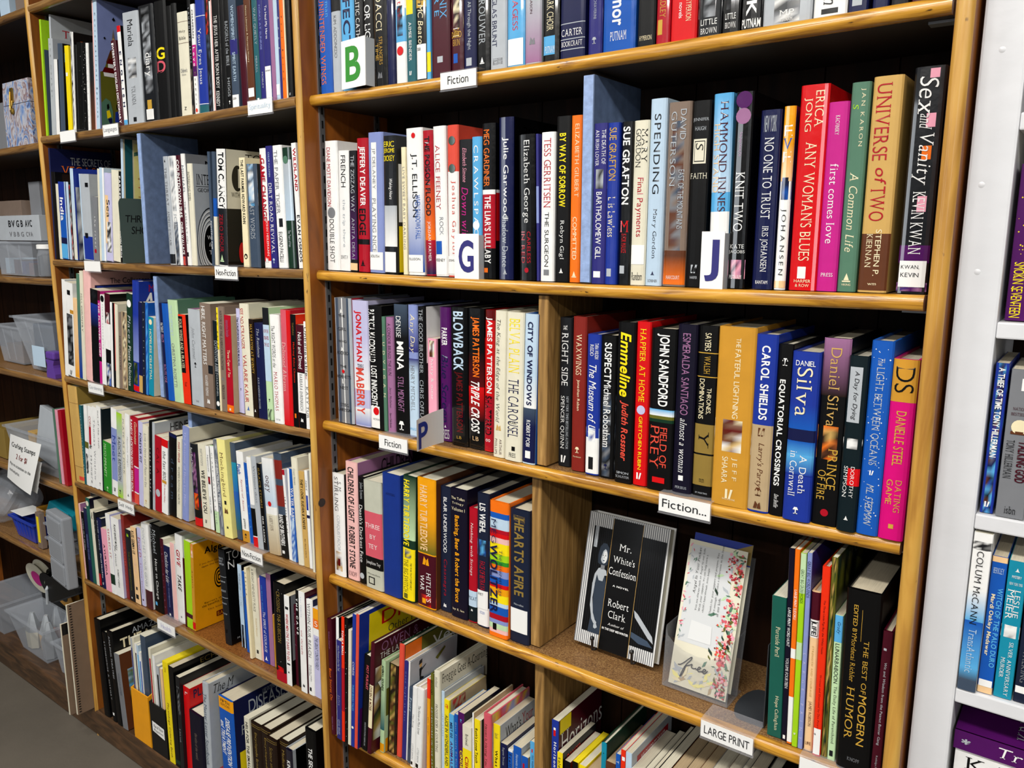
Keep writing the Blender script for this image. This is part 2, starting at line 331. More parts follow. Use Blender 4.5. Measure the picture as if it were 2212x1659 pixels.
# ------------------------------------------------------------------ books
ORD = 'first second third fourth fifth sixth seventh eighth ninth tenth eleventh twelfth thirteenth fourteenth fifteenth sixteenth seventeenth eighteenth nineteenth twentieth twenty-first twenty-second twenty-third twenty-fourth twenty-fifth'.split()
SEC = {'R1': ('from left end of top fiction shelf', 'from right end of top fiction shelf', 'books on the top fiction shelf'),
 'R2a': ('right of middle post on second fiction shelf', 'left of blue divider on second fiction shelf', 'books on the second fiction shelf'),
 'R2b': ('right of blue divider on second fiction shelf', 'from right end of second fiction shelf', 'books on the second fiction shelf'),
 'R3a': ('right of middle post on third fiction shelf', 'left of wooden divider on third fiction shelf', 'books on the third fiction shelf'),
 'R3b': ('right of wooden divider on third fiction shelf', 'from right end of third fiction shelf', 'books on the third fiction shelf'),
 'R4a': ('right of middle post on fourth fiction shelf', 'left of wooden divider on fourth fiction shelf', 'books on the fourth fiction shelf'),
 'R4b': ('right of charcoal bookend on large print shelf', 'from right end of large print shelf', 'books on the large print shelf'),
 'R5a': ("from left end of children's shelf", "left of wooden divider on children's shelf", "books on the children's shelf"),
 'R5b': ("right of wooden divider on children's shelf", "from right end of children's shelf", "books on the children's shelf"),
 'L1': ('from left end of top nonfiction shelf', 'from right end of top nonfiction shelf', 'books on the top nonfiction shelf'),
 'L2a': ('from left end of second nonfiction shelf', 'left of blue divider on second nonfiction shelf', 'books on the second nonfiction shelf'),
 'L2b': ('right of blue divider on second nonfiction shelf', 'from right end of second nonfiction shelf', 'books on the second nonfiction shelf'),
 'L3': ('from left end of third nonfiction shelf', 'from right end of third nonfiction shelf', 'books on the third nonfiction shelf'),
 'L4': ('from left end of fourth nonfiction shelf', 'from right end of fourth nonfiction shelf', 'books on the fourth nonfiction shelf'),
 'L5': ('from left end of fifth nonfiction shelf', 'from right end of fifth nonfiction shelf', 'books on the fifth nonfiction shelf'),
 'L6': ('from left end of bottom nonfiction shelf', 'from right end of bottom nonfiction shelf', 'books on the bottom nonfiction shelf'),
 'W1': ('from left on upper white shelf', 'from right on upper white shelf', 'books on the white bookcase'),
 'W2': ('from left on second white shelf', 'from right on second white shelf', 'books on the white bookcase'),
 'W3': ('from left on third white shelf', 'from right on third white shelf', 'books on the white bookcase')}
def clr(c): return LC[c.rstrip('+/_')]
def mixc(a, b, t): return tuple(a[i]*(1-t)+b[i]*t for i in range(3))
def style(c, text):
    fl = c[len(c.rstrip('+/_')):]
    st = 'b' if '+' in fl else 'r' if '_' in fl else 's' if (sum(map(ord, text)) % 3) else 'r'
    return st, (.22 if '/' in fl else 0)
def make_book(sec, n, cnt, X, w, h, Y, lean, zb, kind, col, els, dmax=.165):
    rnd = random.Random(int(X*1e4)+n*7+len(sec)); hard = kind in 'hg'
    d = min(dmax, max(.105, h*.645)); d = min(d, .216-Y)
    if hard:
        sh = min(.006, w*.22); k = .0035 if w > .012 else .0015
        prof = [(0, k), (sh*.35, k*.42), (sh, .0003), (w*.5, 0), (w-sh, .0003), (w-sh*.35, k*.42), (w, k)]
    else:
        k = min(.0012, w*.2); prof = [(0, k), (k*.6, .0002), (w*.5, 0), (w-k*.6, .0002), (w, k)]
    def py(x):
        x = min(max(x, 0), w)
        for (xa, ya), (xb, yb) in zip(prof, prof[1:]):
            if x <= xb: return ya+(yb-ya)*((x-xa)/max(xb-xa, 1e-9))
        return prof[-1][1]
    base = LC[col]; cover = base; mb = MB(); lay_n = [0]; lab = []; extra = None
    def strip(a, b, ca, cb, x0=0, x1=1):
        lay_n[0] += 1; o = .00016*lay_n[0]
        xa, xb = x0*w, x1*w; xs = sorted({xa, xb, *[p[0] for p in prof if xa < p[0] < xb]})
        z0, z1 = h*(1-a), h*(1-max(b, a))
        for p, q in zip(xs, xs[1:]): mb.poly([(p, py(p)-o, z1), (q, py(q)-o, z1), (q, py(q)-o, z0), (p, py(p)-o, z0)], cols=[cb, cb, ca, ca])
    for e in els:
        if e[0] == 'C' and e[1] == ' ': cover = LC[e[2:].strip()]
    t = min(.0026 if hard else .0008, w*.2); zt = h
    # covers and spine
    mb.box((0, prof[0][1], 0), (t, d, zt), cover); mb.box((w-t, prof[-1][1], 0), (w, d, zt), cover)
    A = [(x, y, 0) for x, y in prof]; B = [(x, y, zt) for x, y in prof]
    for i in range(len(prof)-1): mb.poly([A[i], A[i+1], B[i+1], B[i]], base)
    A2 = [(x, prof[0][1]+t, 0) for x, y in prof]; B2 = [(x, prof[0][1]+t, zt) for x, y in prof]
    for i in range(len(prof)-1): mb.poly([B[i], B[i+1], B2[i+1], B2[i]], base); mb.poly([A2[i], A2[i+1], A[i+1], A[i]], base)
    cl = [0]
    def face(a, b, d0, d1, c):
        cl[0] += 1; x = w+.00016*cl[0]; y0 = .005+(d-.005)*d0; y1 = .005+(d-.005)*d1
        mb.poly([(x, y0, h*(1-b)), (x, y1, h*(1-b)), (x, y1, h*(1-a)), (x, y0, h*(1-a))], c)
    let = None
    for e in els:
        p = e.split()
        op = p[0]
        if op == 'B': strip(float(p[2]), float(p[3]), LC[p[1]], LC[p[1]], *(map(float, p[4:6]) if len(p) > 5 else ()))
        elif op == 'G':
            c0, c1, a, b = LC[p[1]], LC[p[2]], float(p[3]), float(p[4])
            for i in range(6): strip(a+(b-a)*i/6, a+(b-a)*(i+1)/6, mixc(c0, c1, i/6), mixc(c0, c1, (i+1)/6)); lay_n[0] -= (i < 5)
        elif op in 'PQ' and len(op) == 1:
            pal = [LC[c] for c in p[1].split(',')]; a, b = float(p[2]), float(p[3])
            if op == 'P':
                lay_n[0] += 1; o = .00016*lay_n[0]; nx = 4; nz = max(3, min(26, int((b-a)*h/.007)))
                g = [[mixc(rnd.choice(pal), rnd.choice(pal), rnd.random()*.35) for i in range(nx+1)] for j in range(nz+1)]
                for j in range(nz):
                    for i in range(nx):
                        x0, x1 = w*i/nx, w*(i+1)/nx; z0, z1 = h*(1-a-(b-a)*j/nz), h*(1-a-(b-a)*(j+1)/nz)
                        mb.poly([(x0, py(x0)-o, z1), (x1, py(x1)-o, z1), (x1, py(x1)-o, z0), (x0, py(x0)-o, z0)], cols=[g[j+1][i], g[j+1][i+1], g[j][i+1], g[j][i]])
            else:
                d0, d1 = (float(p[4]), float(p[5])) if len(p) > 5 else (0, 1); cl[0] += 1; x = w+.00016*cl[0]; nx = nz = 9
                g = [[mixc(rnd.choice(pal), rnd.choice(pal), rnd.random()*.35) for i in range(nx+1)] for j in range(nz+1)]
                yy = lambda i: .005+(d-.005)*(d0+(d1-d0)*i/nx); zq = lambda j: h*(1-a-(b-a)*j/nz)
                for j in range(nz):
                    for i in range(nx): mb.poly([(x, yy(i), zq(j+1)), (x, yy(i+1), zq(j+1)), (x, yy(i+1), zq(j)), (x, yy(i), zq(j))], cols=[g[j+1][i], g[j+1][i+1], g[j][i+1], g[j][i]])
        elif op == 'T':
            c = p[1]; a = float(p[2]); q = p[3]; cc, hh = .5, .5
            if '@' in q:
                i = q.index('@'); r = q[i+1:]; q = q[:i]
                if '*' in r: r, h2 = r.split('*'); hh = float(h2)
                cc = float(r)
            if '*' in q: q, h2 = q.split('*'); hh = float(h2)
            b = float(q); text = ' '.join(p[4:]); st, shear = style(c, text); let = let or c.rstrip('+/_')
            o = .00016*(lay_n[0]+2)
            put(mb, text, st, (b-a)*h, hh*w, (cc*w-hh*w/2, 0, h*(1-a)), (0, 0, -1), (1, 0, 0), clr(c), 0, shear, lambda v: V((v.x, py(v.x)-o, v.z)))
        elif op == 'H':
            c = p[1]; a, b, ww = float(p[2]), float(p[3]), float(p[4]); text = ' '.join(p[5:]); st, shear = style(c, text); let = let or c.rstrip('+/_')
            o = .00016*(lay_n[0]+2)
            put(mb, text, st, ww*w, (b-a)*h, (w*(.5-ww/2), 0, h*(1-b)), (1, 0, 0), (0, 0, 1), clr(c), 0, shear, lambda v: V((v.x, py(v.x)-o, v.z)))
        elif op == 'D':
            a, r = float(p[2]), float(p[3])*w; lay_n[0] += 1; o = .00016*lay_n[0]
            zc = h*(1-a); yy = py(w/2)-o-.0001
            if float(p[3]) > .29 or p[1] in ('red', 'crimson'):
                mb.poly([(w/2+r*math.cos(t2), yy, zc+r*math.sin(t2)) for t2 in [math.pi*k2/8 for k2 in range(16)]], LC[p[1]])
            else:                                 # small publisher's emblem
                v = rnd.randrange(4); E = lambda q: mb.poly([(w/2+r*x, yy, zc+r*z) for x, z in q], LC[p[1]])
                if v == 0: E([(-.9, -1), (.9, -1), (.9, -.7), (-.9, -.7)]); E([(-.6, -.6), (.6, -.6), (0, 1)])
                elif v == 1: E([(-.8, -1), (-.3, -1), (-.3, 1), (-.8, 1)]); E([(-.1, -1), (.3, -1), (.8, 1), (.3, 1)])
                elif v == 2: E([(-.15, -1), (.15, -1), (.15, .2), (-.15, .2)]); E([(-.8, .2), (.8, .2), (.4, 1), (-.4, 1)]); E([(-.6, -1), (.6, -1), (.6, -.8), (-.6, -.8)])
                else: E([(-.9, -.9), (-.2, -.9), (.1, .1), (-.5, .9)]); E([(0, -.9), (.9, -.9), (.6, .7), (.2, .2)])
        elif op == 'S':
            lay_n[0] += 1; o = .00016*lay_n[0]
            for i in range(int(p[2])):
                x, z, r = rnd.uniform(.1, .9)*w, rnd.uniform(.03, .97)*h, rnd.uniform(.0004, .0011); mb.poly([(x-r, py(x)-o, z), (x, py(x)-o, z-r), (x+r, py(x)-o, z), (x, py(x)-o, z+r)], LC[p[1]])
        elif op in 'Vv' and len(op) == 1:             # polygon of printed art on the cover (V) or the spine (v)
            pts = [tuple(map(float, q.split(','))) for q in p[2:]]
            if op == 'V': cl[0] += 1; mb.poly([(w+.00016*cl[0], .005+(d-.005)*a, h*(1-b)) for a, b in pts][::-1], LC[p[1]])
            else: lay_n[0] += 1; mb.poly([(a*w, py(a*w)-.00016*lay_n[0], h*(1-b)) for a, b in pts][::-1], LC[p[1]])
        elif op == 'W':                                # nested printed ovals on the cover: centre d a, radii, count, colours
            dc, ac, rd, ra, n_ = map(float, p[1:6]); cs = p[6].split(','); n_ = int(n_)
            for i in range(n_):
                f = 1-i/n_; cl[0] += .25; x = w+.00016*cl[0]; q = []
                for k2 in range(36):
                    t2 = math.tau*k2/36; q.append((x, .005+(d-.005)*min(max(dc+rd*f*math.cos(t2), 0), 1), h*(1-min(max(ac+ra*f*math.sin(t2), 0), 1))))
                mb.poly(q[::-1], LC[cs[i % len(cs)]])
            cl[0] += 1
        elif op == 'K': face(float(p[2]), float(p[3]), float(p[4]), float(p[5]), LC[p[1]])
        elif op == 'J':
            a, b, d0, d1 = map(float, p[2:6]); text = ' '.join(p[6:]); st, shear = style(p[1], text); cl[0] += 1; x = w+.00016*(cl[0]+1)
            put(mb, text, st, (d1-d0)*d, (b-a)*h, (x, d0*d+.004, h*(1-b)), (0, 1, 0), (0, 0, 1), clr(p[1]), 0, shear)
        elif op == 'L': extra = (float(p[1]), float(p[2]), ' '.join(p[3:]))
    a0, b0, g0 = SEC[sec]
    loc = ('%s %s' % (ORD[n], a0)) if n < cnt/2 or b0 is None else ('%s %s' % (ORD[cnt-1-n], b0))
    kd = 'hardcover' if hard else 'paperback'
    lb = '%s %s with %s lettering, %s' % (word(col), kd, word(let), loc) if let else '%s %s %s, %s' % ('patterned' if any(e[:2] == 'P ' for e in els) else 'banded' if any(e[:2] in ('B ', 'G ') for e in els) else 'plain', word(col), kd, loc)
    root = thing(kd+'_book', lb, 'book', (X, Y, zb+.0013+max(0, w*lean)), g0, (0, lean, 0))
    mb.build('cover', M[kind], root)
    pg = MB(); pc = mixc(LC['ivory'], LC['beige'], rnd.random()*.5)
    if col in ('brown', 'tan', 'darkbrown') and not hard: pc = LC['beige']
    if 'C yellow' in els: pc = LC['yellow']
    ins = .003 if hard else .0003
    pg.box((t, prof[0][1]+t+.0002, ins*.6), (w-t, d-ins, h-ins), pc); pg.build('page_block', M['page'], root)
    if extra:
        lm = MB(); a, b, tx = extra; o = .00016*(lay_n[0]+3); xs = sorted({.06*w, .94*w, *[q[0] for q in prof if .06*w < q[0] < .94*w]})
        for p, q in zip(xs, xs[1:]): lm.poly([(p, py(p)-o, h*(1-b)), (q, py(q)-o, h*(1-b)), (q, py(q)-o, h*(1-a)), (p, py(p)-o, h*(1-a))], LC['white'])
        if tx:
            for i, ww in enumerate(tx.split()): put(lm, ww, 'r', .12*w*min(len(ww), 6), .005 if w > .02 else .003, (.12*w, 0, h*(1-a)-.010-.009*i), (1, 0, 0), (0, 0, 1), LC['charcoal'], 0, 0, lambda v: V((v.x, py(v.x)-o-.0003, v.z)))
        tag(lm.build('spine_label', M['paper'], root), label='white paper spine label')
    return root
BOOKS = """R1 0.0131 0.0331 0.2400 0.0350 0.000 1.7520 h blue |T orange .3 .93*.4@.35 UNINTENDED WINGS; T skyblue .2 .45@.8*.25 Doerman
R1 0.0480 0.0242 0.2400 0.0350 0.000 1.7515 h silver |B black .2 .42; T grey .45 .75*.3 KIM ADDONIZIO
R1 0.0741 0.0342 0.2400 0.0350 0.000 1.7512 h skyblue |T navy+ .2 .7*.55 EFFECT; L .8 .97
R1 0.1092 0.0219 0.2400 0.0350 0.000 1.7507 h black |T white .3 .7*.45 POLITIC  CATHER
R1 0.1329 0.0229 0.2400 0.0350 0.000 1.7505 h black |T white .2 .75*.6 DARK OR LIGHT
R1 0.1572 0.0315 0.2400 0.0350 0.000 1.7502 g black |T cream .22 .62*.45 BALDACCI; T gold .66 .85@.6*.25 STRANGERS; T gold .7 .82@.3*.22 TIME; D grey .92 .2
R1 0.1901 0.0179 0.2400 0.0350 0.000 1.7499 g navy |
R1 0.2108 0.0246 0.2400 0.0350 0.000 1.7497 g white |T red .25 .55*.4 Activities; B skyblue .5 .72; P darkred,black,skyblue .48 .68; D red .78 .3
R1 0.2360 0.0216 0.2400 0.0350 0.000 1.7494 h teal |B yellow .2 .55 0 .8; T white .6 .86*.28 AIMEE BENDER; D white .94 .15
R1 0.2593 0.0235 0.2400 0.0350 0.000 1.7493 g black |B gold .2 .52; T black/ .3 .5*.5 Bush; T cream/ .5 .78*.5 MC Beaton; L .76 .99 358
R1 0.2838 0.0083 0.2400 0.0350 0.000 1.7491 p skyblue |B yellow .82 .95
R1 0.2934 0.0398 0.2400 0.0350 0.000 1.7490 h maroon |T skyblue .3 .62*.35@.7 PHOENIX; T skyblue .35 .6*.25@.35 FIRE; B silver .86 .9 .35 .65
R1 0.3364 0.0251 0.2400 0.0350 0.000 1.7487 g maroon |P cream,black,maroon .4 .7; T gold .7 .76 DAVID; H gold .72 .76 .8 DAVID; H gold .77 .81 .6 BRIN; B blue .86 .92 .25 .6
R1 0.3630 0.0251 0.2400 0.0350 0.000 1.7486 h navy |H white .46 .52 .8 QUINN; T silver .55 .85*.35 All Through the Night; B silver .9 .95 .25 .7
R1 0.3893 0.0257 0.2400 0.0350 0.000 1.7485 g black |T silver .52 .83*.5 BROUWER; D white .93 .2
R1 0.4173 0.0319 0.2400 0.0350 0.000 1.7484 h silver |T navy .45 .86*.3@.3 DOUGLAS BRUNT; T grey .93 .97*.6 PRESS
R1 0.4506 0.0328 0.2400 0.0350 0.000 1.7483 g skyblue |T red .45 .78*.3 PASSAGESS; L .83 .99
R1 0.4845 0.0296 0.2400 0.0350 0.000 1.7482 h silver |G silver mauve .6 .99; T maroon .5 .7*.2@.4 L J THOMASON; D grey .86 .2
R1 0.5169 0.0290 0.2400 0.0350 0.000 1.7482 g black |T cream .6 .82*.4 DARK CHOIR; B skyblue .85 .96 .1 .8; H white .91 .95 .6 PUTNAM
R1 0.5485 0.0419 0.2400 0.0350 0.000 1.7482 h navy |B silver .795 .8; H white .83 .87 .85 CARTER; B silver .885 .89; H white .9 .93 .85 BOOKCRAFT; B silver .945 .95
R1 0.5965 0.0227 0.2400 0.0350 0.000 1.7483 g indigo |T silver .6 .8*.25 JENNIFER CHIAVERINI; D silver .92 .2
R1 0.6211 0.0513 0.2400 0.0350 0.000 1.7483 g blue |T white+ .6 .86*.4 Honor; H white .89 .94 .5 PUTNAM
R1 0.6759 0.0268 0.2400 0.0350 0.000 1.7485 h black |H cream .94 .965 .7 HYPERION
R1 0.7044 0.0204 0.2400 0.0350 0.000 1.7486 g crimson |T gold .7 .86*.4 BRADLEY; B gold .87 .95 .15 .5
R1 0.7263 0.0370 0.2400 0.0350 0.000 1.7487 h red |T cream .78 .9*.2@.7 HYPERION; T white .8 .88*.15@.4 novels
R1 0.7652 0.0319 0.2400 0.0350 0.000 1.7490 g charcoal |P grey,black,charcoal,silver .6 .9; H white .91 .94 .7 LITTLE; H white .955 .985 .7 BROWN
R1 0.7987 0.0234 0.2400 0.0350 0.000 1.7492 g black |P charcoal,black,grey .6 .88; H white .9 .93 .6 LITTLE; H white .945 .975 .6 BROWN
R1 0.8242 0.0266 0.2400 0.0350 0.000 1.7494 g black |T white+ .6 .93*.5 OAK; H white+ .945 .99 .9 PUTNAM
R1 0.8523 0.0601 0.2400 0.0350 0.000 1.7496 g silver |P grey,silver,white,charcoal .7 .99; H white .93 .96 .3 MP; H white .97 .985 .25 PUTNAM
R1 0.9143 0.0388 0.2400 0.0350 0.000 1.7502 g white |B black .96 .985 .25 .75; T black/ .75 .94*.4 vision
R1 0.9546 0.0218 0.2400 0.0350 0.000 1.7507 h navy |B silver .9 .97 .2 .7
R1 0.9812 0.0178 0.2400 0.0350 0.000 1.7510 h navy |
R1 1.0008 0.0201 0.2400 0.0350 0.000 1.7513 h black |
R1 1.0228 0.0195 0.2400 0.0350 0.000 1.7516 h maroon |
R2a 0.0072 0.0349 0.2414 0.0400 0.017 1.4266 h white |T crimson .05 .5*.3@.35 DIANE MOTT DAVIDSON; D grey .55 .3; T black .6 .94*.35 DOUBLE SHOT
R2a 0.0426 0.0311 0.2222 0.0400 0.027 1.4261 g white |T black .04 .3*.4 FRENCH; T silver .4 .8*.3 the trip there; H black .87 .9 .6 DEWITT P
R2a 0.0746 0.0189 0.2210 0.0400 0.026 1.4257 p charcoal |G charcoal purple .3 .9; T silver .04 .5*.5 THE ZIGZAG WAY; T silver .55 .9*.4 ANITA DESAI; B peach .93 .99
R2a 0.0948 0.0294 0.2417 0.0400 0.023 1.4254 g crimson |T white+ .06 .5*.6 JEFFERY DEAVER; T black+ .52 .72*.6 EDGE; B black .75 .79; D black .93 .2
R2a 0.1262 0.0379 0.2498 0.0400 0.018 1.4250 g periwinkle |B white .07 .9 .25 .6; T grey .11 .4*.25@.4 JP DELANEY; T grey .46 .85*.25@.4 PLAYING NICE; L .85 .98 SOUTH
R2a 0.1654 0.0314 0.2420 0.0400 0.015 1.4246 g charcoal |H yellow .04 .08 .8 ERIC; H yellow .09 .13 .85 JEROME; H yellow .14 .18 .85 DICKEY; T white/ .3 .45*.3@.6 Waking Hours; G silver white .5 .8; L .84 .99; K white .2 .62 .02 .6; K yellow .65 .99 .02 .6; K black .75 .95 .3 .6
R2a 0.2147 0.0100 0.2209 0.0400 0.000 1.4241 p cream |T grey .15 .8*.5 LIVE SWEET BABY DARLING
R2a 0.2257 0.0388 0.2513 0.0400 -0.001 1.4240 g white |G white blue .4 .98; D red .05 .12; T black .17 .6*.4 J.T. ELLISON; T blue .45 .75*.3@.7 WHEN SHADOWS FALL; L .86 .98 ELLISON,
R2a 0.2685 0.0227 0.2451 0.0400 -0.015 1.4237 g crimson |G crimson orange .3 .75; G crimson navy .75 .99; T black+ .04 .58*.5 THE POISON FLOOD; T white .62 .9*.35 JORDAN FARMER
R2a 0.2919 0.0282 0.2503 0.0398 -0.013 1.4235 g white |T crimson .12 .55*.35@.4 ALICE FEENEY; T grey .6 .72*.3@.6 ROCK; B blue .76 .85 .1 .6; L .86 .99 FEENEY
R2a 0.3208 0.0242 0.2502 0.0400 0.000 1.4233 g coral |G white pink .5 .9; B white .3 .99; D darkgreen .1 .3; D darkgreen .28 .3; T coral .36 .9*.4@.6 Joshua Gaylord; L .86 .98 JOSHUA; K coral 0 1 0 1
R2a 0.3464 0.0274 0.2254 0.0400 0.000 1.4232 h charcoal |T pink/ .06 .3*.3 Elizabeth Simone; T magenta/ .34 .85*.5 Down with Me
R2a 0.3747 0.0201 0.2281 0.0400 -0.001 1.4231 g skyblue |T white .06 .75*.45 CRAWLSPACE; D white .62 .35
R2a 0.3959 0.0266 0.2473 0.0400 0.000 1.4230 g black |T orange .04 .4*.45@.4 MEG GARDINER; B crimson .44 .8; B white .42 .45; T white+ .46 .9*.5 THE LIAR'S LULLABY; B orange .93 .96 .2 .5; K red .44 .75 0 .4; K white .42 .44 0 .5
R2a 0.4304 0.0284 0.2539 0.0400 0.000 1.4228 g navy |T white .12 .62*.45 Julie Garwood; T silver .6 .92*.4 Shadow Dance; D silver .95 .15; K maroon .02 .25 .3 .6; J white .05 .12 .15 .45 30%; K black 0 1 0 1
R2a 0.4726 0.0310 0.2248 0.0400 -0.017 1.4228 g black |T white .04 .6*.45 Elizabeth George; T crimson .66 .88*.22@.3 IN RED; T crimson .66 .88*.22@.65 CARELESS; D crimson .93 .13
R2a 0.5075 0.0049 0.2243 0.0400 -0.019 1.4227 p indigo |B periwinkle .35 .6
R2a 0.5133 0.0251 0.2256 0.0400 0.000 1.4227 h white |T crimson .04 .5*.5 TESS GERRITSEN; T charcoal .53 .9*.3 THE SURGEON; B grey .92 .96 .3 .7
R2a 0.5408 0.0256 0.2465 0.0400 0.000 1.4227 h black |T yellow+ .1 .54*.45 BY WAY OF SORROW; T white .62 .86*.35 Robyn Gigl; D white .93 .15
R2a 0.5676 0.0194 0.2457 0.0400 0.000 1.4227 h orange |T cream .05 .48*.35@.6 ELIZABETH GILBERT; T cream .6 .86*.35 COMMITTED; T cream .6 .85*.1@.25 A Skeptic Makes Peace with Marriage; D cream .95 .25
R2b 0.6130 0.0236 0.2295 0.0298 0.000 1.4228 h indigo |T white .04 .25*.25@.75 THE DEATH OF; T white .04 .26*.25@.3 AN IRISH LOVER; P silver,black,grey .28 .4; T white .42 .84*.4 BARTHOLOMEW GILL; B white .92 .96 .2 .7
R2b 0.6373 0.0191 0.2283 0.0280 0.000 1.4228 g royal |T gold .03 .35*.6 SUE GRAFTON; T cream .45 .7*.6 L is Lawless; B silver .9 .95 .2 .6
R2b 0.6572 0.0190 0.2284 0.0315 0.001 1.4229 g black |T white+ .03 .5*.6 SUE GRAFTON; H red .6 .67 .7 M; T red .68 .8*.4 IS FOR MALICE; B silver .88 .93 .2 .6
R2b 0.6769 0.0236 0.2284 0.0325 0.001 1.4230 g ivory |T black .05 .25*.35@.75 MARY; T black .05 .28*.35@.35 GORDON; T crimson .34 .7*.5 Final Payments; L .75 .87; H charcoal .92 .97 .7 Random
R2b 0.7012 0.0247 0.2550 0.0329 0.002 1.4231 g paleblue |T charcoal .08 .5*.4 SPENDING; T charcoal .58 .85*.3 Mary Gordon; D navy .93 .12; H grey .965 .98 .6 SCRIBNER
R2b 0.7265 0.0338 0.2483 0.0367 0.002 1.4232 g taupe |P taupe,grey,brown,slate .1 .8; B brown .8 .84; G brown orange .83 .99; T silver .04 .2*.25@.7 DAVID; T silver .05 .45*.25@.3 GUTERSON; T silver .36 .68*.25@.7 EAST OF THE MOUNTAINS; H white .94 .96 .6 HARCOURT
R2b 0.7610 0.0262 0.2471 0.0385 0.003 1.4234 h black |H silver .09 .11 .85 JENNIFER; H silver .135 .155 .6 HAIGH; B ivory .2 .33 .15 .85; B black .21 .32 .22 .78; B ivory .215 .315 .25 .75; T black/ .22 .31*.4 S; H ivory .38 .41 .9 FAITH; D silver .9 .22; D black .9 .17; H silver .94 .955 .4 HARPER
R2b 0.7940 0.0263 0.2532 0.0400 -0.013 1.4237 g skyblue |G skyblue paleblue 0 .5; B white .6 .99; T maroon .04 .6*.4@.6 HAMMOND INNES; T peach .15 .5*.3@.25 HIGH STAND
R2b 0.8210 0.0240 0.2522 0.0396 0.000 1.4239 g black |D purple .04 .45; D mauve .12 .42; T mauve .2 .32*.2@.4 Friday Night Knitting Club; T white .4 .7*.5 KNIT TWO; H white .77 .79 .8 KATE; H white .8 .82 .9 JACOBS; P pink,mauve,black .85 .95; H white .93 .95 .7 PUTNAM
R2b 0.8555 0.0265 0.2265 0.0400 0.000 1.4242 g navy |H silver .03 .12 .6 NEW YORK; T white .15 .6*.45 NO ONE TO TRUST; T white .64 .9*.4 IRIS JOHANSEN; H white .95 .97 .6 BANTAM
R2b 0.8849 0.0147 0.2286 0.0400 0.000 1.4244 g white |B amber .0 .2; G amber peach .2 .4; H white .1 .16 .7 E; H blue .17 .23 .8 V; H white .24 .3 .7 E; P navy,blue,black .38 .5; T charcoal .55 .92*.5 JOHANSEN; B peach .95 .99; C navy
R2b 0.9044 0.0346 0.2510 0.0400 0.000 1.4246 g red |T cream .03 .2*.3@.7 ERICA; T cream .06 .22*.3@.3 JONG; T cream .27 .85*.4 ANY WOMAN'S BLUES; B white .88 .94 .3 .6; H cream .945 .96 .6 HARPER; H cream .967 .982 .5 & ROW
R2b 0.9397 0.0240 0.2275 0.0382 0.000 1.4250 h magenta |T white .07 .17*.2 KACVINSKY; T white .32 .74*.4 first comes love; H white .9 .92 .6 PRESS
R2b 0.9644 0.0216 0.2475 0.0400 0.000 1.4253 h sage |T cream .03 .3*.25@.65 JAN KARON; T lime/ .1 .25*.3@.3 S; T cream/ .42 .8*.45 A Common Life; D cream .93 .25; H cream .96 .97 .5 VIKING
R2b 0.9887 0.0327 0.2511 0.0400 0.000 1.4256 h tan |B brown .72 .99; T crimson .03 .38*.5@.4 UNIVERSE; T crimson/ .41 .48*.4 of; T crimson .5 .66*.5@.45 TWO; T cream .7 .92*.2@.6 STEPHEN P.; T cream .72 .88*.2@.3 KIERNAN; H cream .955 .965 .3 wm; C tan
R2b 1.0323 0.0329 0.2558 0.0400 0.000 1.4262 g charcoal |B pink .01 .05 .5 .8; B pink .2 .26 .5 .8; B orange .34 .4 .45 .75; B pink .56 .63 .45 .75; B purple .78 .86; T white/ .04 .2*.6 Sex; T white/ .2 .26*.4 and; T white/ .27 .5*.6 Vanity; T white .54 .82*.4 KEVIN KWAN; P purple,mauve,indigo .95 .99; L .85 .97 KWAN, KEVIN
R3a 0.0245 0.0467 0.2479 0.0380 0.000 1.1261 g silver |B slate 0 1 .12 .3; B grey 0 1 .3 .5; B white 0 1 .5 .56; B grey 0 1 .56 .8; B slate 0 1 .8 .9; H black .13 .15 .4 THE; H black .23 .255 .5 GIRL; H black .33 .35 .5 WHO; H black .42 .445 .7 KICKED; H black .53 .55 .4 THE; H black .61 .635 .85 HORNET'S; H black .7 .725 .5 NEST; H black .84 .865 .5 STIEG; H black .88 .905 .8 LARSSON; D white .1 .1; D white .4 .1; D red .58 .08; D white .66 .1; K crimson 0 1 0 .2
R3a 0.0720 0.0436 0.2459 0.0407 0.000 1.1255 g lavender |G lavender white .3 .7; G white periwinkle .85 .99; T red+ .08 .48*.45@.4 JONATHAN; T coral+ .53 .9*.5@.45 MABERRY; H navy .5 .54 .4 TEMPLE
R3a 0.1162 0.0352 0.2381 0.0407 0.001 1.1252 h black |T white+ .03 .45*.5@.3 PATRICIA MACDONALD; T white+ .48 .82*.45@.4 LOST INNOCENTS; B white .81 .99 .05 .75; D red .85 .22; H charcoal .91 .925 .5 FICTION
R3a 0.1521 0.0087 0.2195 0.0420 0.001 1.1248 h sage |T cream .15 .7*.6 LUDVIGAN; K sage 0 1 0 1
R3a 0.1615 0.0189 0.2193 0.0424 0.002 1.1245 h mauve |T charcoal .05 .5*.4 A CONDOR BRINGS THE SUN; T charcoal/ .6 .78*.35 Jerry McGahan; T charcoal .83 .96*.25 Sierra Club Books
R3a 0.1811 0.0344 0.2450 0.0435 0.002 1.1243 h black |G slate black 0 .25; T white .09 .25*.35@.4 DENISE; T white+ .28 .5*.5 MINA; T mauve .55 .82*.45 STILL MIDNIGHT; D white .93 .25
R3a 0.2163 0.0230 0.2454 0.0447 0.003 1.1240 h periwinkle |G periwinkle indigo .1 .35; G indigo paleblue .4 .5; B paleblue .5 .99; T cream/ .06 .35*.6 Any Day; T grey .45 .8*.4 HENRY MITCHELL; H skyblue .93 .95 .8 PRESS
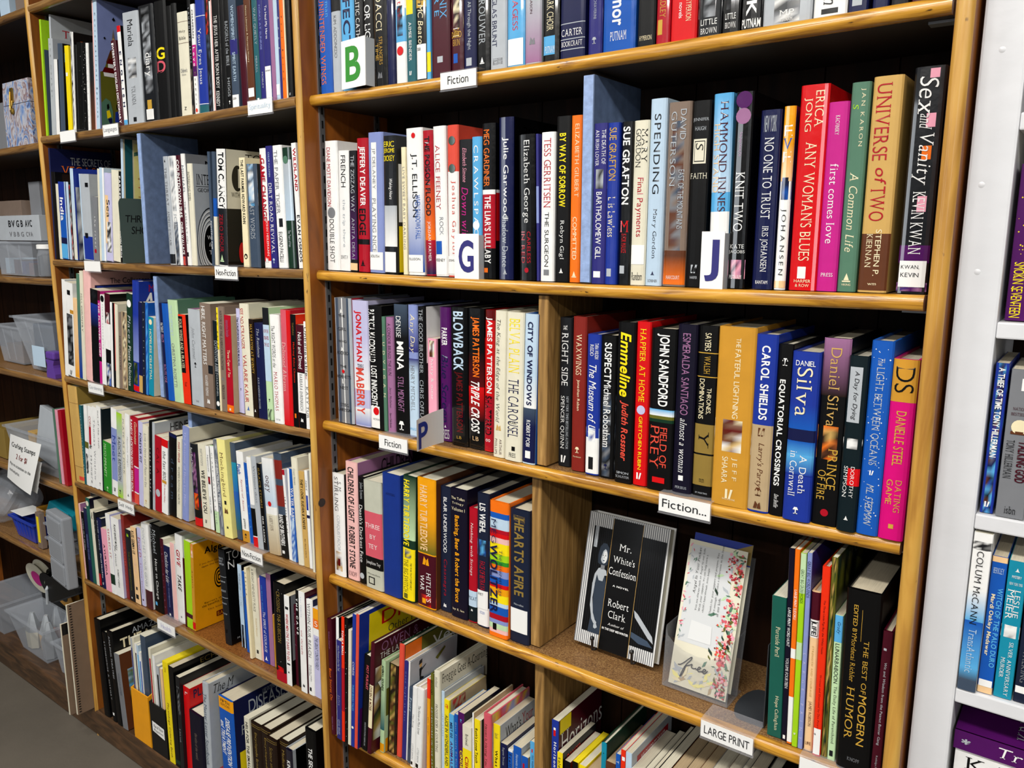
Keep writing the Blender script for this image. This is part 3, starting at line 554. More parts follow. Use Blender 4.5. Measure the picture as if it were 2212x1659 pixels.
R3a 0.2399 0.0178 0.2438 0.0458 0.003 1.1238 h black |T silver .02 .5*.5 THE GOOD BROTHER; T silver .55 .9*.5 CHRIS OFFUTT; K white .0 .42 0 1; K black .42 1 0 1
R3a 0.2584 0.0207 0.1872 0.0523 0.004 1.1236 p pink |P cream,maroon,brown,white .02 .18; T white .2 .6*.4 hatty & oscar; K black 0 1 0 1
R3a 0.2813 0.0257 0.2446 0.0589 0.000 1.1234 g purple |T white+ .15 .28*.5 PARKER; T navy/ .35 .85*.6 Blue Screen; D white .885 .1; H white .91 .98 .7 PRESS
R3a 0.3149 0.0381 0.2474 0.0504 0.000 1.1232 g black |T paleblue+ .03 .45*.6 BLOWBACK; T darkred+ .46 .9*.5 JAMES PATTERSON; H gold .93 .95 .3 LB; K black 0 1 0 1
R3a 0.3537 0.0349 0.2477 0.0517 0.000 1.1230 g black |G black darkred .3 .6; G red black .55 .8; T orange+ .06 .48*.55 JAMES PATTERSON; T white/+ .5 .87*.55 TRIPLE CROSS; H peach .91 .94 .4 LB; K red .2 .7 0 .6
R3a 0.3892 0.0198 0.2467 0.0517 0.014 1.1228 g red |B darkred .0 .07; B crimson .6 .99; T white+ .05 .58*.7 JAMES PATTERSON; T black+ .6 .88*.7 SHATTERED; H white .91 .93 .5 oo
R3a 0.4244 0.0238 0.2488 0.0321 0.020 1.1227 h ivory |T charcoal/ .05 .75*.4@.35 The King at the Edge of the World; D tan .79 .25; T maroon .87 .98*.2@.7 ARTHUR; T maroon .87 .98*.2@.3 PHILLIPS
R3a 0.4513 0.0349 0.2485 0.0287 0.019 1.1226 h ivory |T yellow .04 .4*.6 BELVA PLAIN; T navy .44 .84*.6 THE CAROUSEL; B black .9 .93 .45 .65; H charcoal .945 .975 .4 PRESS; H charcoal .73 .745 .4 PLAIN
R3a 0.4869 0.0254 0.2477 0.0300 0.019 1.1225 h paleblue |G paleblue white .4 .62; B navy .72 .99; G slate navy .62 .74; T navy+ .05 .6*.4 CITY OF WINDOWS; T white .7 .88*.3 ROBERT POBI; B white .91 .96 .3 .7; C blue
R3b 0.5407 0.0236 0.2432 0.0567 0.000 1.1225 h charcoal |T white .05 .08*.3 THE; T white .1 .45*.5@.5 RIGHT SIDE; T silver .52 .88*.18@.75 NEW YORK TIMES BESTSELLING AUTHOR; T white .52 .88*.35@.35 SPENCER QUINN; D white .95 .25
R3b 0.5728 0.0245 0.2474 0.0460 0.000 1.1225 h brick |T cream .11 .37*.4 WAXWINGS; T cream .4 .6*.25 Jonathan Raban; D cream .86 .2; H cream .9 .91 .6 Pantheon
R3b 0.6019 0.0238 0.2224 0.0418 0.000 1.1226 h royal |B white .73 .99; P white,royal,white,paleblue .66 .76; T white .06 .17*.25@.75 TARA WILSON; T white .07 .15*.25@.4 REDD; T white/ .2 .7*.55 The Museum of Us; B charcoal .87 .96 .3 .65
R3b 0.6263 0.0274 0.2227 0.0420 0.000 1.1226 h black |P black,slate,charcoal,grey .4 .99; T white+ .05 .3*.45 SUSPECT; T white .31 .78*.45 Michael Robotham; D navy .92 .15
R3b 0.6589 0.0292 0.2453 0.0346 0.000 1.1227 h black |T yellow/+ .06 .45*.6 Emmeline; T coral/+ .48 .85*.5 Judith Rossner; H silver .93 .945 .7 SIMON; H silver .955 .97 .8 SCHUSTER
R3b 0.6889 0.0231 0.2473 0.0377 -0.001 1.1228 h red |T yellow .04 .48*.4 HAPPIER AT HOME; D lavender .53 .3; T yellow .57 .9*.25 GRETCHEN RUBIN; D white .94 .22
R3b 0.7156 0.0395 0.2399 0.0320 0.000 1.1230 h black |T white+ .03 .47*.5 JOHN SANDFORD; G skyblue white .49 .53; B olive .53 .56; B darkgreen .55 .57; T coral .6 .85*.28@.65 FIELD OF; T coral .59 .86*.35@.3 PREY; B red .915 .95 .25 .75
R3b 0.7571 0.0291 0.2483 0.0308 0.000 1.1232 h indigoblack |T mauve .05 .52*.4 ESMERALDA SANTIAGO; T white/ .54 .86*.35 almost a woman; B white .88 .91 .35 .6; H silver .945 .96 .6 PERSEUS
R3b 0.7870 0.0298 0.2481 0.0343 0.000 1.1234 h black |B gold .0 .0; T cream .04 .14*.3 SAYERS; B gold .15 .155; T gold .17 .27*.3 WALSH; B gold .285 .29; T cream .35 .5*.25@.65 THRONES,; T cream .3 .53*.25@.3 DOMINATIONS; B goldbrown .56 .73; T black/ .59 .71*.5 Y; B goldbrown .74 .92; H black .88 .9 .25 mm; H silver .96 .97 .6 ST MARTIN'S
R3b 0.8196 0.0522 0.2497 0.0263 0.000 1.1237 h mustard |T cream .06 .11*.12@.55 THE; T cream .12 .5*.15@.55 FATEFUL LIGHTNING; P white,brown,tan,darkred,cream .51 .69; T cream .72 .85*.16@.6 JEFF; T cream .72 .87*.16@.35 SHAARA; D cream .93 .13; H cream .955 .965 .35 BALLANTINE
R3b 0.8724 0.0286 0.2425 0.0249 0.000 1.1241 h royal |B beige .5 .99; T white+ .06 .47*.4 CAROL SHIELDS; T brown/ .6 .85*.35 Larry's Party; D brown .54 .2; D beige .54 .15; D brown .88 .2; D beige .88 .15; D brown .955 .2
R3b 0.9017 0.0194 0.2316 0.0260 0.001 1.1243 h black |D white .1 .25; D black .1 .18; T white+ .2 .82*.45@.4 EQUATORIAL CROSSINGS; T white/ .87 .95*.3 Dave Shreffler; C black
R3b 0.9217 0.0352 0.2241 0.0209 0.001 1.1246 h royal |G royal blue .3 .45; B navy .45 .52; G blue skyblue .52 .62; G skyblue royal .6 .72; H white .05 .08 .7 DANIEL; T cream .09 .37*.55 Silva; T white .6 .83*.25@.65 A Death; T white .58 .85*.25@.3 in Cornwall; D white .935 .13
R3b 0.9577 0.0329 0.2433 0.0258 0.002 1.1250 h black |G mauve darkbrown 0 .3; P brown,orange,tan,darkbrown .46 .64; T tan .05 .46*.4 Daniel Silva; T gold .58 .8*.35@.65 PRINCE; T gold .7 .86*.3@.3 OF FIRE; D crimson .93 .15
R3b 0.9912 0.0228 0.2239 0.0184 0.002 1.1254 h tealblack |B silver .06 .37 .1 .75; T charcoal/ .08 .35*.3@.45 A Day for Dying; P white,black,white,black .46 .52; B red .63 .73 .4 1; T white .62 .8*.2@.65 DOROTHY; T white .62 .8*.2@.3 SIMPSON; D white .92 .12
R3b 1.0147 0.0252 0.2440 0.0208 0.003 1.1257 h blue |T silver/ .08 .12*.3 The; T silver .13 .63*.35 LIGHT BETWEEN OCEANS; D white .67 .12; T silver/ .73 .94*.35 M.L. STEDMAN; S white 60
R3b 1.0407 0.0281 0.2241 0.0196 0.003 1.1261 h hotpink |B mustard 0 .23; T black .04 .18*.75 DS; T gold .28 .58*.4 DANIELLE STEEL; T gold .66 .84*.25@.65 DATING; T gold .66 .8*.25@.3 GAME; B gold .91 .935 .4 .6
R4a 0.0016 0.0347 0.2203 0.0328 0.014 0.7965 h white |T charcoal .07 .17*.25@.7 S. M.; T charcoal .03 .36*.3@.4 STIRLING; T silver .4 .75*.3 CONQUISTADOR; P white,silver,tan,brown .76 .95; B darkred .83 .9 .4 .6; C black
R4a 0.0370 0.0345 0.2505 0.0375 0.015 0.7960 h blush |T black+ .04 .5*.5 CHILDREN OF LIGHT; T black+ .54 .9*.5 ROBERT STONE; H maroon .93 .97 .7 KNOPF; C mauve; J black .02 .14 .4 .98 CHILDREN
R4a 0.0722 0.0181 0.2253 0.0384 0.015 0.7956 h black |T silver .05 .2*.5@.6 Julian Symons; T white .26 .8*.5 Death's Darkest Face; D silver .93 .35
R4a 0.0961 0.0500 0.2243 0.0337 0.000 0.7952 h ivorygrey |B rose .28 .7; H white .39 .43 .8 THREE; H white .49 .53 .35 BY; H white .58 .62 .5 TEY; B black .7 .81; H white .74 .78 .8 Josephine Tey; H black .855 .87 .7 Macmillan; B black .89 .96 .2 .55; B ivorygrey .9 .95 .25 .5
R4a 0.1467 0.0476 0.2488 0.0335 0.013 0.7946 h royalmatte |H navy .15 .17 .5 HUNTERS
R4a 0.1950 0.0323 0.2531 0.0366 0.035 0.7942 h forest |G forest mint 0 .5; B yellow .57 .99; P grey,yellow,charcoal .58 .65; T yellow+ .03 .55*.5@.35 HARRY TURTLEDOVE; T olive .66 .93*.35@.35 THE BIG SWITCH; T olive .68 .9*.15@.75 THE WAR THAT CAME EARLY; B olive .94 .98 .2 .5
R4a 0.2341 0.0466 0.2556 0.0389 0.015 0.7938 h amber |G amber olive .3 .57; B maroon .58 .99; T peach+ .05 .55*.4@.4 HARRY TURTLEDOVE; D amber .63 .2; T white .72 .95*.25@.65 HITLER'S; T white .75 .87*.22@.3 WAR; P maroon,red,darkred,coral .9 .99; B amber .93 .97 .3 .5; C brown
R4a 0.2814 0.0279 0.2453 0.0504 0.017 0.7934 h slatenavy |T white .08 .52*.3@.5 BLAIR UNDERWOOD; T crimson/ .57 .87*.35 Casanegra; D white .95 .15
R4a 0.3134 0.0391 0.2490 0.0457 0.003 0.7932 h indigoblack |H cream .06 .08 .8 The Tollan; H cream .1 .12 .7 Trilogy; H cream .14 .165 .8 Volume 1; T amber+ .2 .88*.35@.4 Banking, Beer & Robert the Bruce; H cream .93 .95 .7 by E. Ian
R4a 0.3532 0.0208 0.2192 0.0479 0.015 0.7930 h crimson |B paleblue .72 .86; B tealblack .86 .99; T white/ .12 .58*.35@.4 Nothing with Strings; H slate .77 .8 .9 PISCAT; D white .89 .12
R4a 0.3763 0.0274 0.2529 0.0452 0.007 0.7928 h slatenavy |B white .85 .99; T white+ .07 .29*.5 LIS WIEHL; P blue,skyblue,slatenavy .34 .46; T crimson .5 .73*.45 FACE OF BETRAYAL; L .72 .86 WIST; H blue .88 .9 .4 FICTION
R4a 0.4141 0.0417 0.2491 0.0356 0.000 0.7927 h orange |B blue .08 .12; B paleblue .12 .2; B crimson .2 .23; B red .23 .26; B blush .26 .3; B yellow .3 .38; B lime .38 .43; B green .43 .46; B orange .46 .5; B periwinkle .5 .55; B blue .55 .6; B red .6 .63; B amber .63 .68; B yellow .68 .74; B paleblue .74 .77; B blue .77 .83; B crimson .83 .87; B periwinkle .87 .9; B mint .9 .94; B blush .94 .97; B orange .97 1; T navy .12 .3*.25@.3 MEG; T navy+ .31 .82*.4@.3 WOLITZER; T navy .34 .68*.2@.65 The Interestings; B black .9 .95 .25 .45
R4a 0.4564 0.0407 0.2428 0.0387 0.000 0.7926 h slatenavy |T goldbrown+ .06 .64*.5 HEARTS AFIRE; T goldbrown .04 .09*.6 ASIMOV; L .74 .92; H silver .7 .715 .5 Novelist
R4b 0.9156 0.0198 0.2099 0.0399 -0.025 0.7946 p greenteal |T cream .21 .42*.3 Portside Peril; T cream .7 .95*.3@.6 Hope Callaghan
R4b 0.9361 0.0079 0.2838 0.0391 -0.024 0.7948 p indigoblack |T white .3 .5*.5 LARGE PRINT WORD HUNT; T white .56 .72*.5 VOLUME FOURTEEN; B white .97 .99 .3 .7
R4b 0.9447 0.0069 0.2849 0.0363 -0.024 0.7949 p orange |T white .2 .35*.5 LARGE PRINT SUDOKU; B white .5 .55; B white .75 .99
R4b 0.9523 0.0076 0.2826 0.0339 -0.021 0.7950 p lime |B mint 0 .2; T darkgreen .08 .25*.5 GREAT BIG CROSSWORDS; B mint .45 .54; D white .93 .2
R4b 0.9606 0.0064 0.2847 0.0340 -0.020 0.7950 p periwinkle |T navy .04 .22*.6 GREAT BIG WORD-FINDS; T lavender .5 .95*.5 LARGE-PRINT; C indigo
R4b 0.9677 0.0123 0.2319 0.0356 -0.020 0.7952 h peach |B maroon 0 .17; B white .17 .28; B black .18 .27 .12 .88; B white .185 .265 .15 .85; T black+ .185 .26*.5 LIFE; T tan .33 .65*.2 STRENGTH AND COURAGE; T brown .68 .84*.4 JAMES ROBISON; H brown .94 .96 .6 LIFE
R4b 0.9815 0.0102 0.2723 0.0306 -0.020 0.7953 h redorange |T darkred .17 .45*.3 The Three Little Pigs Buy the White House; T darkred .56 .85*.3 Written and Illustrated by Dan Piraro; L .85 .99 66; B red .98 1
R4b 0.9927 0.0072 0.2867 0.0324 -0.021 0.7955 p olive |P olive,darkgreen,black,tan .0 .99; J silver .01 .07 .3 .95 HOW; Q olive,black,darkgreen,black 0 1 0 1
R4b 1.0006 0.0101 0.2091 0.0328 -0.021 0.7956 p mint |B skyblue 0 .18; T navy/ .04 .12*.5 Grady; T charcoal .19 .46*.5 LUNARBABOON; T charcoal .48 .88*.45 The Daily Life of Parenthood; B charcoal .93 .97 .25 .7
R4b 1.0138 0.0429 0.2535 0.0243 -0.016 0.7958 h black |T gold .08 .25*.12@.3 EDITED BY; T gold .25 .5*.14@.3 Mordecai Richler; T gold .53 .82*.22@.3 HUMOR; T gold .26 .55*.14@.65 THE BEST OF; T gold .56 .84*.22@.65 MODERN; B gold .1 .27 .48 .49; H grey .92 .94 .35 KNOPF
R4b 1.0575 0.0113 0.2099 0.0212 0.000 0.7963 h maroon |T silver .2 .75*.35 Wit and Wisdom from the Peanut Butter Gang; T silver .82 .97*.25 Rutledge Hill Press; B silver .11 .125 .2 .5
R5a 0.0016 0.0132 0.2642 0.0070 0.000 0.4415 h maroon |T orange .42 .7*.55 Bear Snores On; T mauve .1 .25*.35 Wilson Chapman; T mauve .84 .96*.3 McElderry Books
R5a 0.0155 0.0084 0.2737 0.0106 0.043 0.4415 h white |C black
R5a 0.0246 0.0139 0.2285 0.0040 0.043 0.4413 p indigo |T silver .05 .3*.4 How Possum Got His Tail; T silver .55 .65*.4 Julie; T silver .8 .95*.4 CIVIL SERIES
R5a 0.0393 0.0088 0.2852 0.0040 0.044 0.4411 h redorange |T white+ .1 .3*.6 TONKA MALL; B crimson .4 .75; C black
R5a 0.0488 0.0091 0.2877 0.0040 0.052 0.4410 p black |S white 14
R5a 0.0586 0.0084 0.2641 0.0040 0.053 0.4409 p ivory |T grey .3 .5*.3 the winter; C ivory
R5a 0.0678 0.0100 0.3028 0.0040 0.063 0.4407 p royal |T white .35 .45*.5 CORDS; T skyblue .52 .72*.5 THREE BEARS TALES; D white .85 .3
R5a 0.0784 0.0086 0.3063 0.0040 0.064 0.4405 p coral |C royal; K royal 0 .7 0 1; K yellow .03 .5 .12 .95; J red .05 .15 .3 .9 Diez; J navy .18 .25 .4 .95 Other Play; K purple .7 1 0 1
R5a 0.0877 0.0059 0.2195 0.0125 0.097 0.4410 h black |C forest
R5a 0.0943 0.0136 0.2207 0.0108 0.097 0.4402 p black |T rose+ .1 .35*.5 HOT PURSUIT; T silver .7 .95*.3 HOUGHTON MIFFLIN
R5a 0.1108 0.0109 0.2544 0.0089 0.087 0.4400 h maroon |B cream .37 .76; T brown+ .38 .6*.6 OWEN & MZEE; C maroon; J mauve .02 .1 .1 .75 OWEN &; J white .11 .16 .08 .95 THE LANGUAGE OF; Q charcoal,tan,white,olive,black,beige .22 .88 .0 .98; V black .1,.5 .3,.42 .5,.5 .4,.6 .2,.62; V white .05,.36 .3,.33 .35,.37 .1,.42
R5a 0.1277 0.0113 0.2098 0.0286 0.062 0.4398 h mint |G mint teal .3 .75; B amber .9 .99; T black+ .05 .32*.5 ANIMAL SOUNDS; K olive .3 .6 0 1; K amber .85 1 0 1
R5a 0.1397 0.0242 0.2028 0.0391 0.063 0.4397 p darkbrown |P olive,darkbrown,black,tan,brown 0 1
R5a 0.1646 0.0138 0.2532 0.0397 0.063 0.4394 h coral |C darkgreen; K orange 0 .4 0 .3; K olive 0 .5 .3 1; J white .05 .15 .5 .95 Vet
R5a 0.1791 0.0116 0.2216 0.0405 0.064 0.4393 h indigo |T periwinkle .1 .6*.4 Good Night at Bear; C white
R5a 0.1914 0.0035 0.2230 0.0412 0.064 0.4393 h white |C silver; V black .16,.04 .22,.03 .22,.07 .15,.08; V tan .16,.08 .22,.07 .21,.11 .17,.11; V black .16,.12 .22,.11 .2,.2 .17,.2; V black .2,.13 .3,.1 .3,.11 .2,.15; V black .17,.2 .2,.2 .2,.32 .18,.32; V black .19,.2 .26,.22 .23,.27 .21,.26; V olive .5,.1 .7,.03 .72,.05 .55,.13
R5a 0.1956 0.0136 0.1696 0.0382 0.065 0.4392 h slate |T paleblue/ .12 .3*.4 Faure; T navy/ .35 .8*.5 The Magic Teacher
R5a 0.2098 0.0128 0.1798 0.0327 0.068 0.4391 h white |T black .33 .5*.35@.4 The Frog; T grey .7 .9*.3 LITTLE SIMON; B black .93 .97 .2 .6
R5a 0.2233 0.0180 0.1829 0.0313 0.068 0.4389 h white |T black .2 .55*.35@.5 The House on Main Street; T grey .72 .9*.25 LITTLE SIMON; B black .92 .97 .2 .6
R5a 0.2493 0.0085 0.2057 0.0400 0.028 0.4386 p redorange |B amber .2 .99; T maroon .4 .6*.4 pets tonight
R5a 0.2608 0.0073 0.2200 0.0400 0.017 0.4385 h olive |T black .06 .2*.6 BEGOOD; T silver .32 .95*.5 ADVENTURES IN THE ARTS
R5a 0.2698 0.0148 0.2288 0.0400 0.013 0.4385 h ivory |T charcoal .05 .14*.35 Holland; T charcoal .3 .75*.4 FROGGIE GOES A COURTING; T charcoal .9 .99*.4 Putnam; C ivory; J black .03 .14 .03 .98 Froggie Goes A-Courting
R5a 0.2854 0.0077 0.1895 0.0445 0.014 0.4384 h paleblue |T charcoal .25 .5*.3 JAKE DRAKE; C silver
R5a 0.2937 0.0128 0.1764 0.0433 0.014 0.4383 p yellow |P red,yellow .05 .1; T olive+ .18 .8*.6 ALICE IN WONDERLAND; K beige 0 .4 0 1; Q brick,beige,red,beige .02 .35 .05 .4
R5a 0.3197 0.0119 0.1613 0.0300 0.000 0.4381 p skyblue |T navy+ .1 .3*.5 MEET 100; T purple+ .35 .7*.5 ANIMALS
R5a 0.3322 0.0083 0.1651 0.0310 0.001 0.4381 p blue |T silver .1 .7*.4 Dear Friends Go Home
R5a 0.3412 0.0151 0.1731 0.0312 0.001 0.4381 p purple |D skyblue .09 .2; T yellow+ .45 .9*.4 CINDERELLA; C indigoblack
R5a 0.3570 0.0217 0.1564 0.0250 0.002 0.4380 p ivory |B yellow .3 .99; T charcoal .1 .25*.3 Bridwell; T crimson+ .4 .85*.4 Clifford's; K crimson .05 .2 .2 .8
R5a 0.3795 0.0036 0.1885 0.0269 0.003 0.4379 p white |C beige
R5a 0.3837 0.0136 0.1776 0.0277 0.003 0.4379 p yellow |T black+ .1 .5*.45@.4 Ruth's Loose Tooth; C ivory; K forest 0 1 0 1
R5a 0.3980 0.0177 0.1908 0.0353 0.004 0.4378 h rose |T brown/ .1 .55*.35@.4 Haven Is Having You; K red 0 .1 0 .15; Q red,yellow,periwinkle,rose,red 0 .9 0 1
R5a 0.4164 0.0154 0.1734 0.0429 0.004 0.4377 p yellow |T navy .1 .16*.5 Smith; T black+ .3 .55*.4 What's; T orange+ .58 .8*.4 Your; C silver; J black .06 .2 .12 .55 What's; J crimson .05 .18 .58 .9 Your
R5a 0.4325 0.0161 0.1415 0.0419 0.005 0.4376 p navy |T silver .05 .3*.35 Eugene Trivizas; T white+ .4 .9*.5 ABC; C navy
R5a 0.4493 0.0103 0.1349 0.0441 0.006 0.4376 p white |B blue .03 .3; T navy/+ .05 .3*.5 Stella
R5a 0.4613 0.0178 0.1461 0.0450 0.000 0.4376 p blue |T paleblue/ .1 .4*.3 Horowitz & Frank; C silver
R5a 0.4801 0.0139 0.1332 0.0450 0.000 0.4375 p blue |B crimson .1 .3 .2 .5; C beige
R5a 0.4983 0.0127 0.1699 0.0450 0.000 0.4375 p skyblue |B red .08 .12 .3 .5; T navy .15 .3*.3 PAUL WILKINS; C charcoal
R5b 0.5410 0.0145 0.2271 0.0500 0.000 0.4375 p royal |B white .06 .1 .3 .6; B red .08 .13 .3 .6; T white+ .18 .7*.5 Horizons: Learning; C maroon; K yellow 0 .12 .0 .25; J white .12 .3 .03 .98 Horizons
R5b 0.5562 0.0113 0.1736 0.0451 0.001 0.4375 p yellow |T black .05 .2*.5 tales; C charcoal; J redorange .05 .14 .1 .5 DANGER
R5b 0.5682 0.0131 0.1599 0.0488 0.001 0.4375 p black |T white .1 .3*.5 Goose; C darkred
R5b 0.5846 0.0112 0.1644 0.0500 0.000 0.4375 p black |T white .1 .3*.5 Case; C yellow
R5b 0.5979 0.0135 0.1642 0.0500 0.000 0.4376 p yellow |
R5b 0.6121 0.0234 0.1603 0.0547 0.001 0.4376 p tan |
R5b 0.6409 0.0099 0.2240 0.0500 0.000 0.4377 h tealbright |D black .08 .1; T white+ .25 .6*.6 POOKIE; C forest
R5b 0.6516 0.0183 0.1962 0.0465 0.001 0.4377 p brown |T black .1 .4*.5 Lost
R5b 0.6705 0.0083 0.2175 0.0462 0.001 0.4378 p blue |T white .05 .4*.5 Trees
R5b 0.6796 0.0086 0.2289 0.0465 0.001 0.4378 p redorange |B white .05 .08 .3 .9
R5b 0.6889 0.0112 0.2294 0.0453 0.002 0.4378 p paleblue |C silver; K crimson .06 .2 .1 .9; J white .08 .17 .2 .8 MY FAVORITE DINNER
R5b 0.7008 0.0199 0.2051 0.0413 0.002 0.4379 p white |K coral .05 1 0 1
R5b 0.7214 0.0160 0.2100 0.0439 0.003 0.4380 p white |C black
R5b 0.7381 0.0068 0.2196 0.0463 0.003 0.4381 p black |C charcoal
R5b 0.7462 0.0161 0.2211 0.0500 0.001 0.4381 p white |C black
R5b 0.7648 0.0225 0.2238 0.0500 0.000 0.4383 p brown |
R5b 0.7880 0.0197 0.2321 0.0500 0.000 0.4384 p darkbrown |
R5b 0.8082 0.0168 0.2383 0.0500 0.000 0.4386 p brown |
R5b 0.8264 0.0230 0.2428 0.0500 0.000 0.4387 p grey |
R5b 0.8505 0.0193 0.2517 0.0500 0.000 0.4389 p taupe |
R5b 0.8709 0.0126 0.2597 0.0500 0.000 0.4391 p grey |
R5b 0.8845 0.0217 0.2683 0.0500 0.000 0.4392 p charcoal |
R5b 0.9074 0.0197 0.2733 0.0500 0.000 0.4395 h black |
L1 -1.0655 0.0083 0.2870 0.0147 0.079 1.7500 h lime |C lime; K slate .25 1 0 1
L1 -1.0565 0.0083 0.2997 0.0298 0.120 1.7500 h silver |C silver; J crimson .11 .17 .15 .75 THREE
L1 -1.0475 0.0224 0.2384 0.0225 0.120 1.7499 p silver |T grey .05 .6*.3 the market
L1 -1.0244 0.0174 0.1866 0.0236 0.121 1.7495 p white |C black
L1 -1.0063 0.0246 0.2220 0.0263 0.121 1.7492 p slate |C black; K skyblue .1 .2 0 .6
L1 -0.9722 0.0205 0.2145 0.0300 0.091 1.7486 p yellow |B white .3 .34 .1 .6
L1 -0.9479 0.0135 0.2442 0.0300 0.116 1.7483 h white |P white,black,grey 0 1; C black; K orange .08 .16 .1 .3; K red .08 .16 .3 .9
L1 -0.9311 0.0157 0.2119 0.0300 0.120 1.7482 h black |
L1 -0.9139 0.0258 0.2143 0.0300 0.120 1.7480 p black |S white 8
L1 -0.8871 0.0180 0.2118 0.0300 0.120 1.7477 p black |H white .5 .52 .5 -; S white 26
L1 -0.8672 0.0118 0.2087 0.0300 0.114 1.7475 p white |T grey .1 .9*.3 the long road
L1 -0.8543 0.0234 0.2067 0.0300 0.112 1.7474 h charcoal |G charcoal brown .4 .99
L1 -0.8303 0.0043 0.3000 0.0300 0.113 1.7472 p blush |
L1 -0.8253 0.0172 0.3009 0.0300 0.113 1.7471 p paleblue |T navy .1 .9*.4 Conversational Spanish; C periwinkle; K tan .95 1 0 1; V olive 0,1 0,.54 0.0552,.53 0.138,.4 0.207,.36 0.285,.4 0.345,.5 0.437,.55 1,.95 0,.97; V brown 0.092,.46 0.166,.36 0.276,.38 0.322,.47 0.184,.55; V white 0.12,.47 0.285,.47 0.285,.52 0.12,.52; V darkred 0.101,.47 0.138,.43 0.267,.43 0.304,.47; V white 0.046,.54 0.239,.53 0.239,.57 0.0552,.57; V darkred 0.0276,.54 0.0644,.5 0.23,.5 0.258,.54; V taupe 0.193,.38 0.193,.26 0.212,.2 0.23,.26 0.23,.38; V tan 0.198,.37 0.198,.27 0.225,.27 0.225,.37; V sage 0,.78 0.069,.74 0.138,.76 0.175,.84 0.175,.95 0,.96; V black 0.0828,.79 0.11,.78 0.12,.81 0.101,.83 0.0828,.82; V yellow 0.0736,.84 0.12,.83 0.147,.88 0.0828,.9; V black 0.23,.78 0.262,.78 0.262,.82 0.23,.82; V royal 0.212,.84 0.276,.83 0.304,.92 0.202,.92; V navy 0.092,.9 0.156,.89 0.156,.95 0.129,.95; V black 0.0552,.28 0.0736,.27 0.092,.28 0.0736,.29; V black 0.193,.13 0.216,.11 0.244,.13 0.216,.14
L1 -0.7165 0.0210 0.1979 0.0300 -0.048 1.7464 h maroon |T white+ .05 .95*.45 WEBSTER'S ENGLISH DICTIONARY; B white .03 .05 .2 .7
L1 -0.6906 0.0149 0.2264 0.0300 0.000 1.7463 p white |B red 0 .06; T navy+ .25 .8*.6 ENGLISH; B skyblue .93 .98; C black
L1 -0.6741 0.0683 0.2479 0.0300 0.040 1.7463 h silver |T charcoal .07 .3*.35 Mariela; P silver,grey,charcoal,white .4 .58; T grey .65 .82*.25 YOLANDA; B charcoal .93 .97 .4 .6
L1 -0.6000 0.0614 0.2528 0.0300 0.019 1.7461 g charcoal |P charcoal,grey,black,silver .02 .75; T white .4 .6*.5 diary; B gold .8 .88 .3 .6; B white .88 .97 .2 .7
L1 -0.5367 0.0459 0.2517 0.0300 0.032 1.7460 h black |H yellow+ .38 .48 .85 G; H rose+ .49 .59 .85 D
L1 -0.4886 0.0248 0.2362 0.0300 0.026 1.7460 h black |
L1 -0.4631 0.0201 0.2370 0.0266 0.026 1.7461 h black |
L1 -0.4423 0.0407 0.2148 0.0271 0.027 1.7461 h ivory |B taupe .09 .095; H charcoal .17 .2 .6 Holy; H charcoal .23 .26 .6 Bible; B taupe .29 .295; H grey .53 .57 .6 Children's; H grey .58 .6 .4 Edition; H charcoal .9 .93 .25 Z
L1 -0.4009 0.0101 0.2435 0.0283 0.027 1.7463 p black |T silver .1 .55*.5 LAUGHING JESUS; P black,taupe,charcoal .6 .99
L1 -0.3901 0.0136 0.2248 0.0288 0.028 1.7463 p white |B magenta .36 .55; B purple .55 .64; T charcoal .05 .3*.4 CHAPMAN; T white+ .38 .55*.5 Love; T taupe .6 .9*.5 Keepers; D coral .95 .3
L1 -0.3758 0.0353 0.2471 0.0290 0.028 1.7464 h royal |B white .2 .205; B teal .92 .99; B white .91 .915; T white .3 .75*.4@.4 Your Eyes Jesus; C navy
L1 -0.3397 0.0147 0.2250 0.0297 0.028 1.7466 p charcoal |P black,charcoal,redorange,black .0 .3; P black,charcoal,slate .3 1
L1 -0.3243 0.0044 0.2208 0.0299 0.029 1.7467 p white |C black
L1 -0.3189 0.0284 0.2370 0.0300 0.028 1.7467 p black |B blush 0 1 0 .15; T white .2 .8*.5 THE JESUS I HER AFTER BORN BODY; T white .82 .95*.4 KENNEDY
L1 -0.2884 0.0141 0.2297 0.0300 0.021 1.7469 p black |B white .0 1 0 .06
L1 -0.2730 0.0165 0.2316 0.0300 0.019 1.7470 p black |T silver .25 .62*.6 BADGIRLS of the BIBLE; T silver .72 .88*.5 HIGGS; D white .93 .2
L1 -0.2552 0.0242 0.2224 0.0300 0.016 1.7471 p slate |T paleblue .1 .4*.4 WOMEN/SPIRIT; B indigo .39 .52; T paleblue .5 .75*.4 SPIRIT EARTH; L .87 .99 QUEN
L1 -0.2258 0.0247 0.1953 0.0300 -0.007 1.7474 g maroon |
L1 -0.1998 0.0208 0.2131 0.0300 -0.010 1.7476 p brown |T cream .1 .6*.3@.35 Human Liberation A Narrative History; L .83 .91
L1 -0.1761 0.0160 0.2098 0.0300 0.000 1.7479 p teal |T silver .12 .45*.5 WAIT QUIETLY; T silver .55 .7*.35 MERRILL; B white .93 .96 .3 .7
L1 -0.1583 0.0147 0.2066 0.0300 0.000 1.7481 p indigo |T periwinkle .1 .5*.35 FORKS AT SUNRISE; T silver .7 .85*.3 MOBLEY; D white .96 .2
L1 -0.1429 0.0200 0.2021 0.0300 0.000 1.7482 p indigo |T white .1 .4*.4 To Heal My Hurts; L .65 .97 ARTHUR
L1 -0.1224 0.0123 0.2000 0.0300 0.000 1.7485 p mauve |
L1 -0.1094 0.0110 0.1966 0.0300 0.000 1.7486 p paleblue |L .83 .93
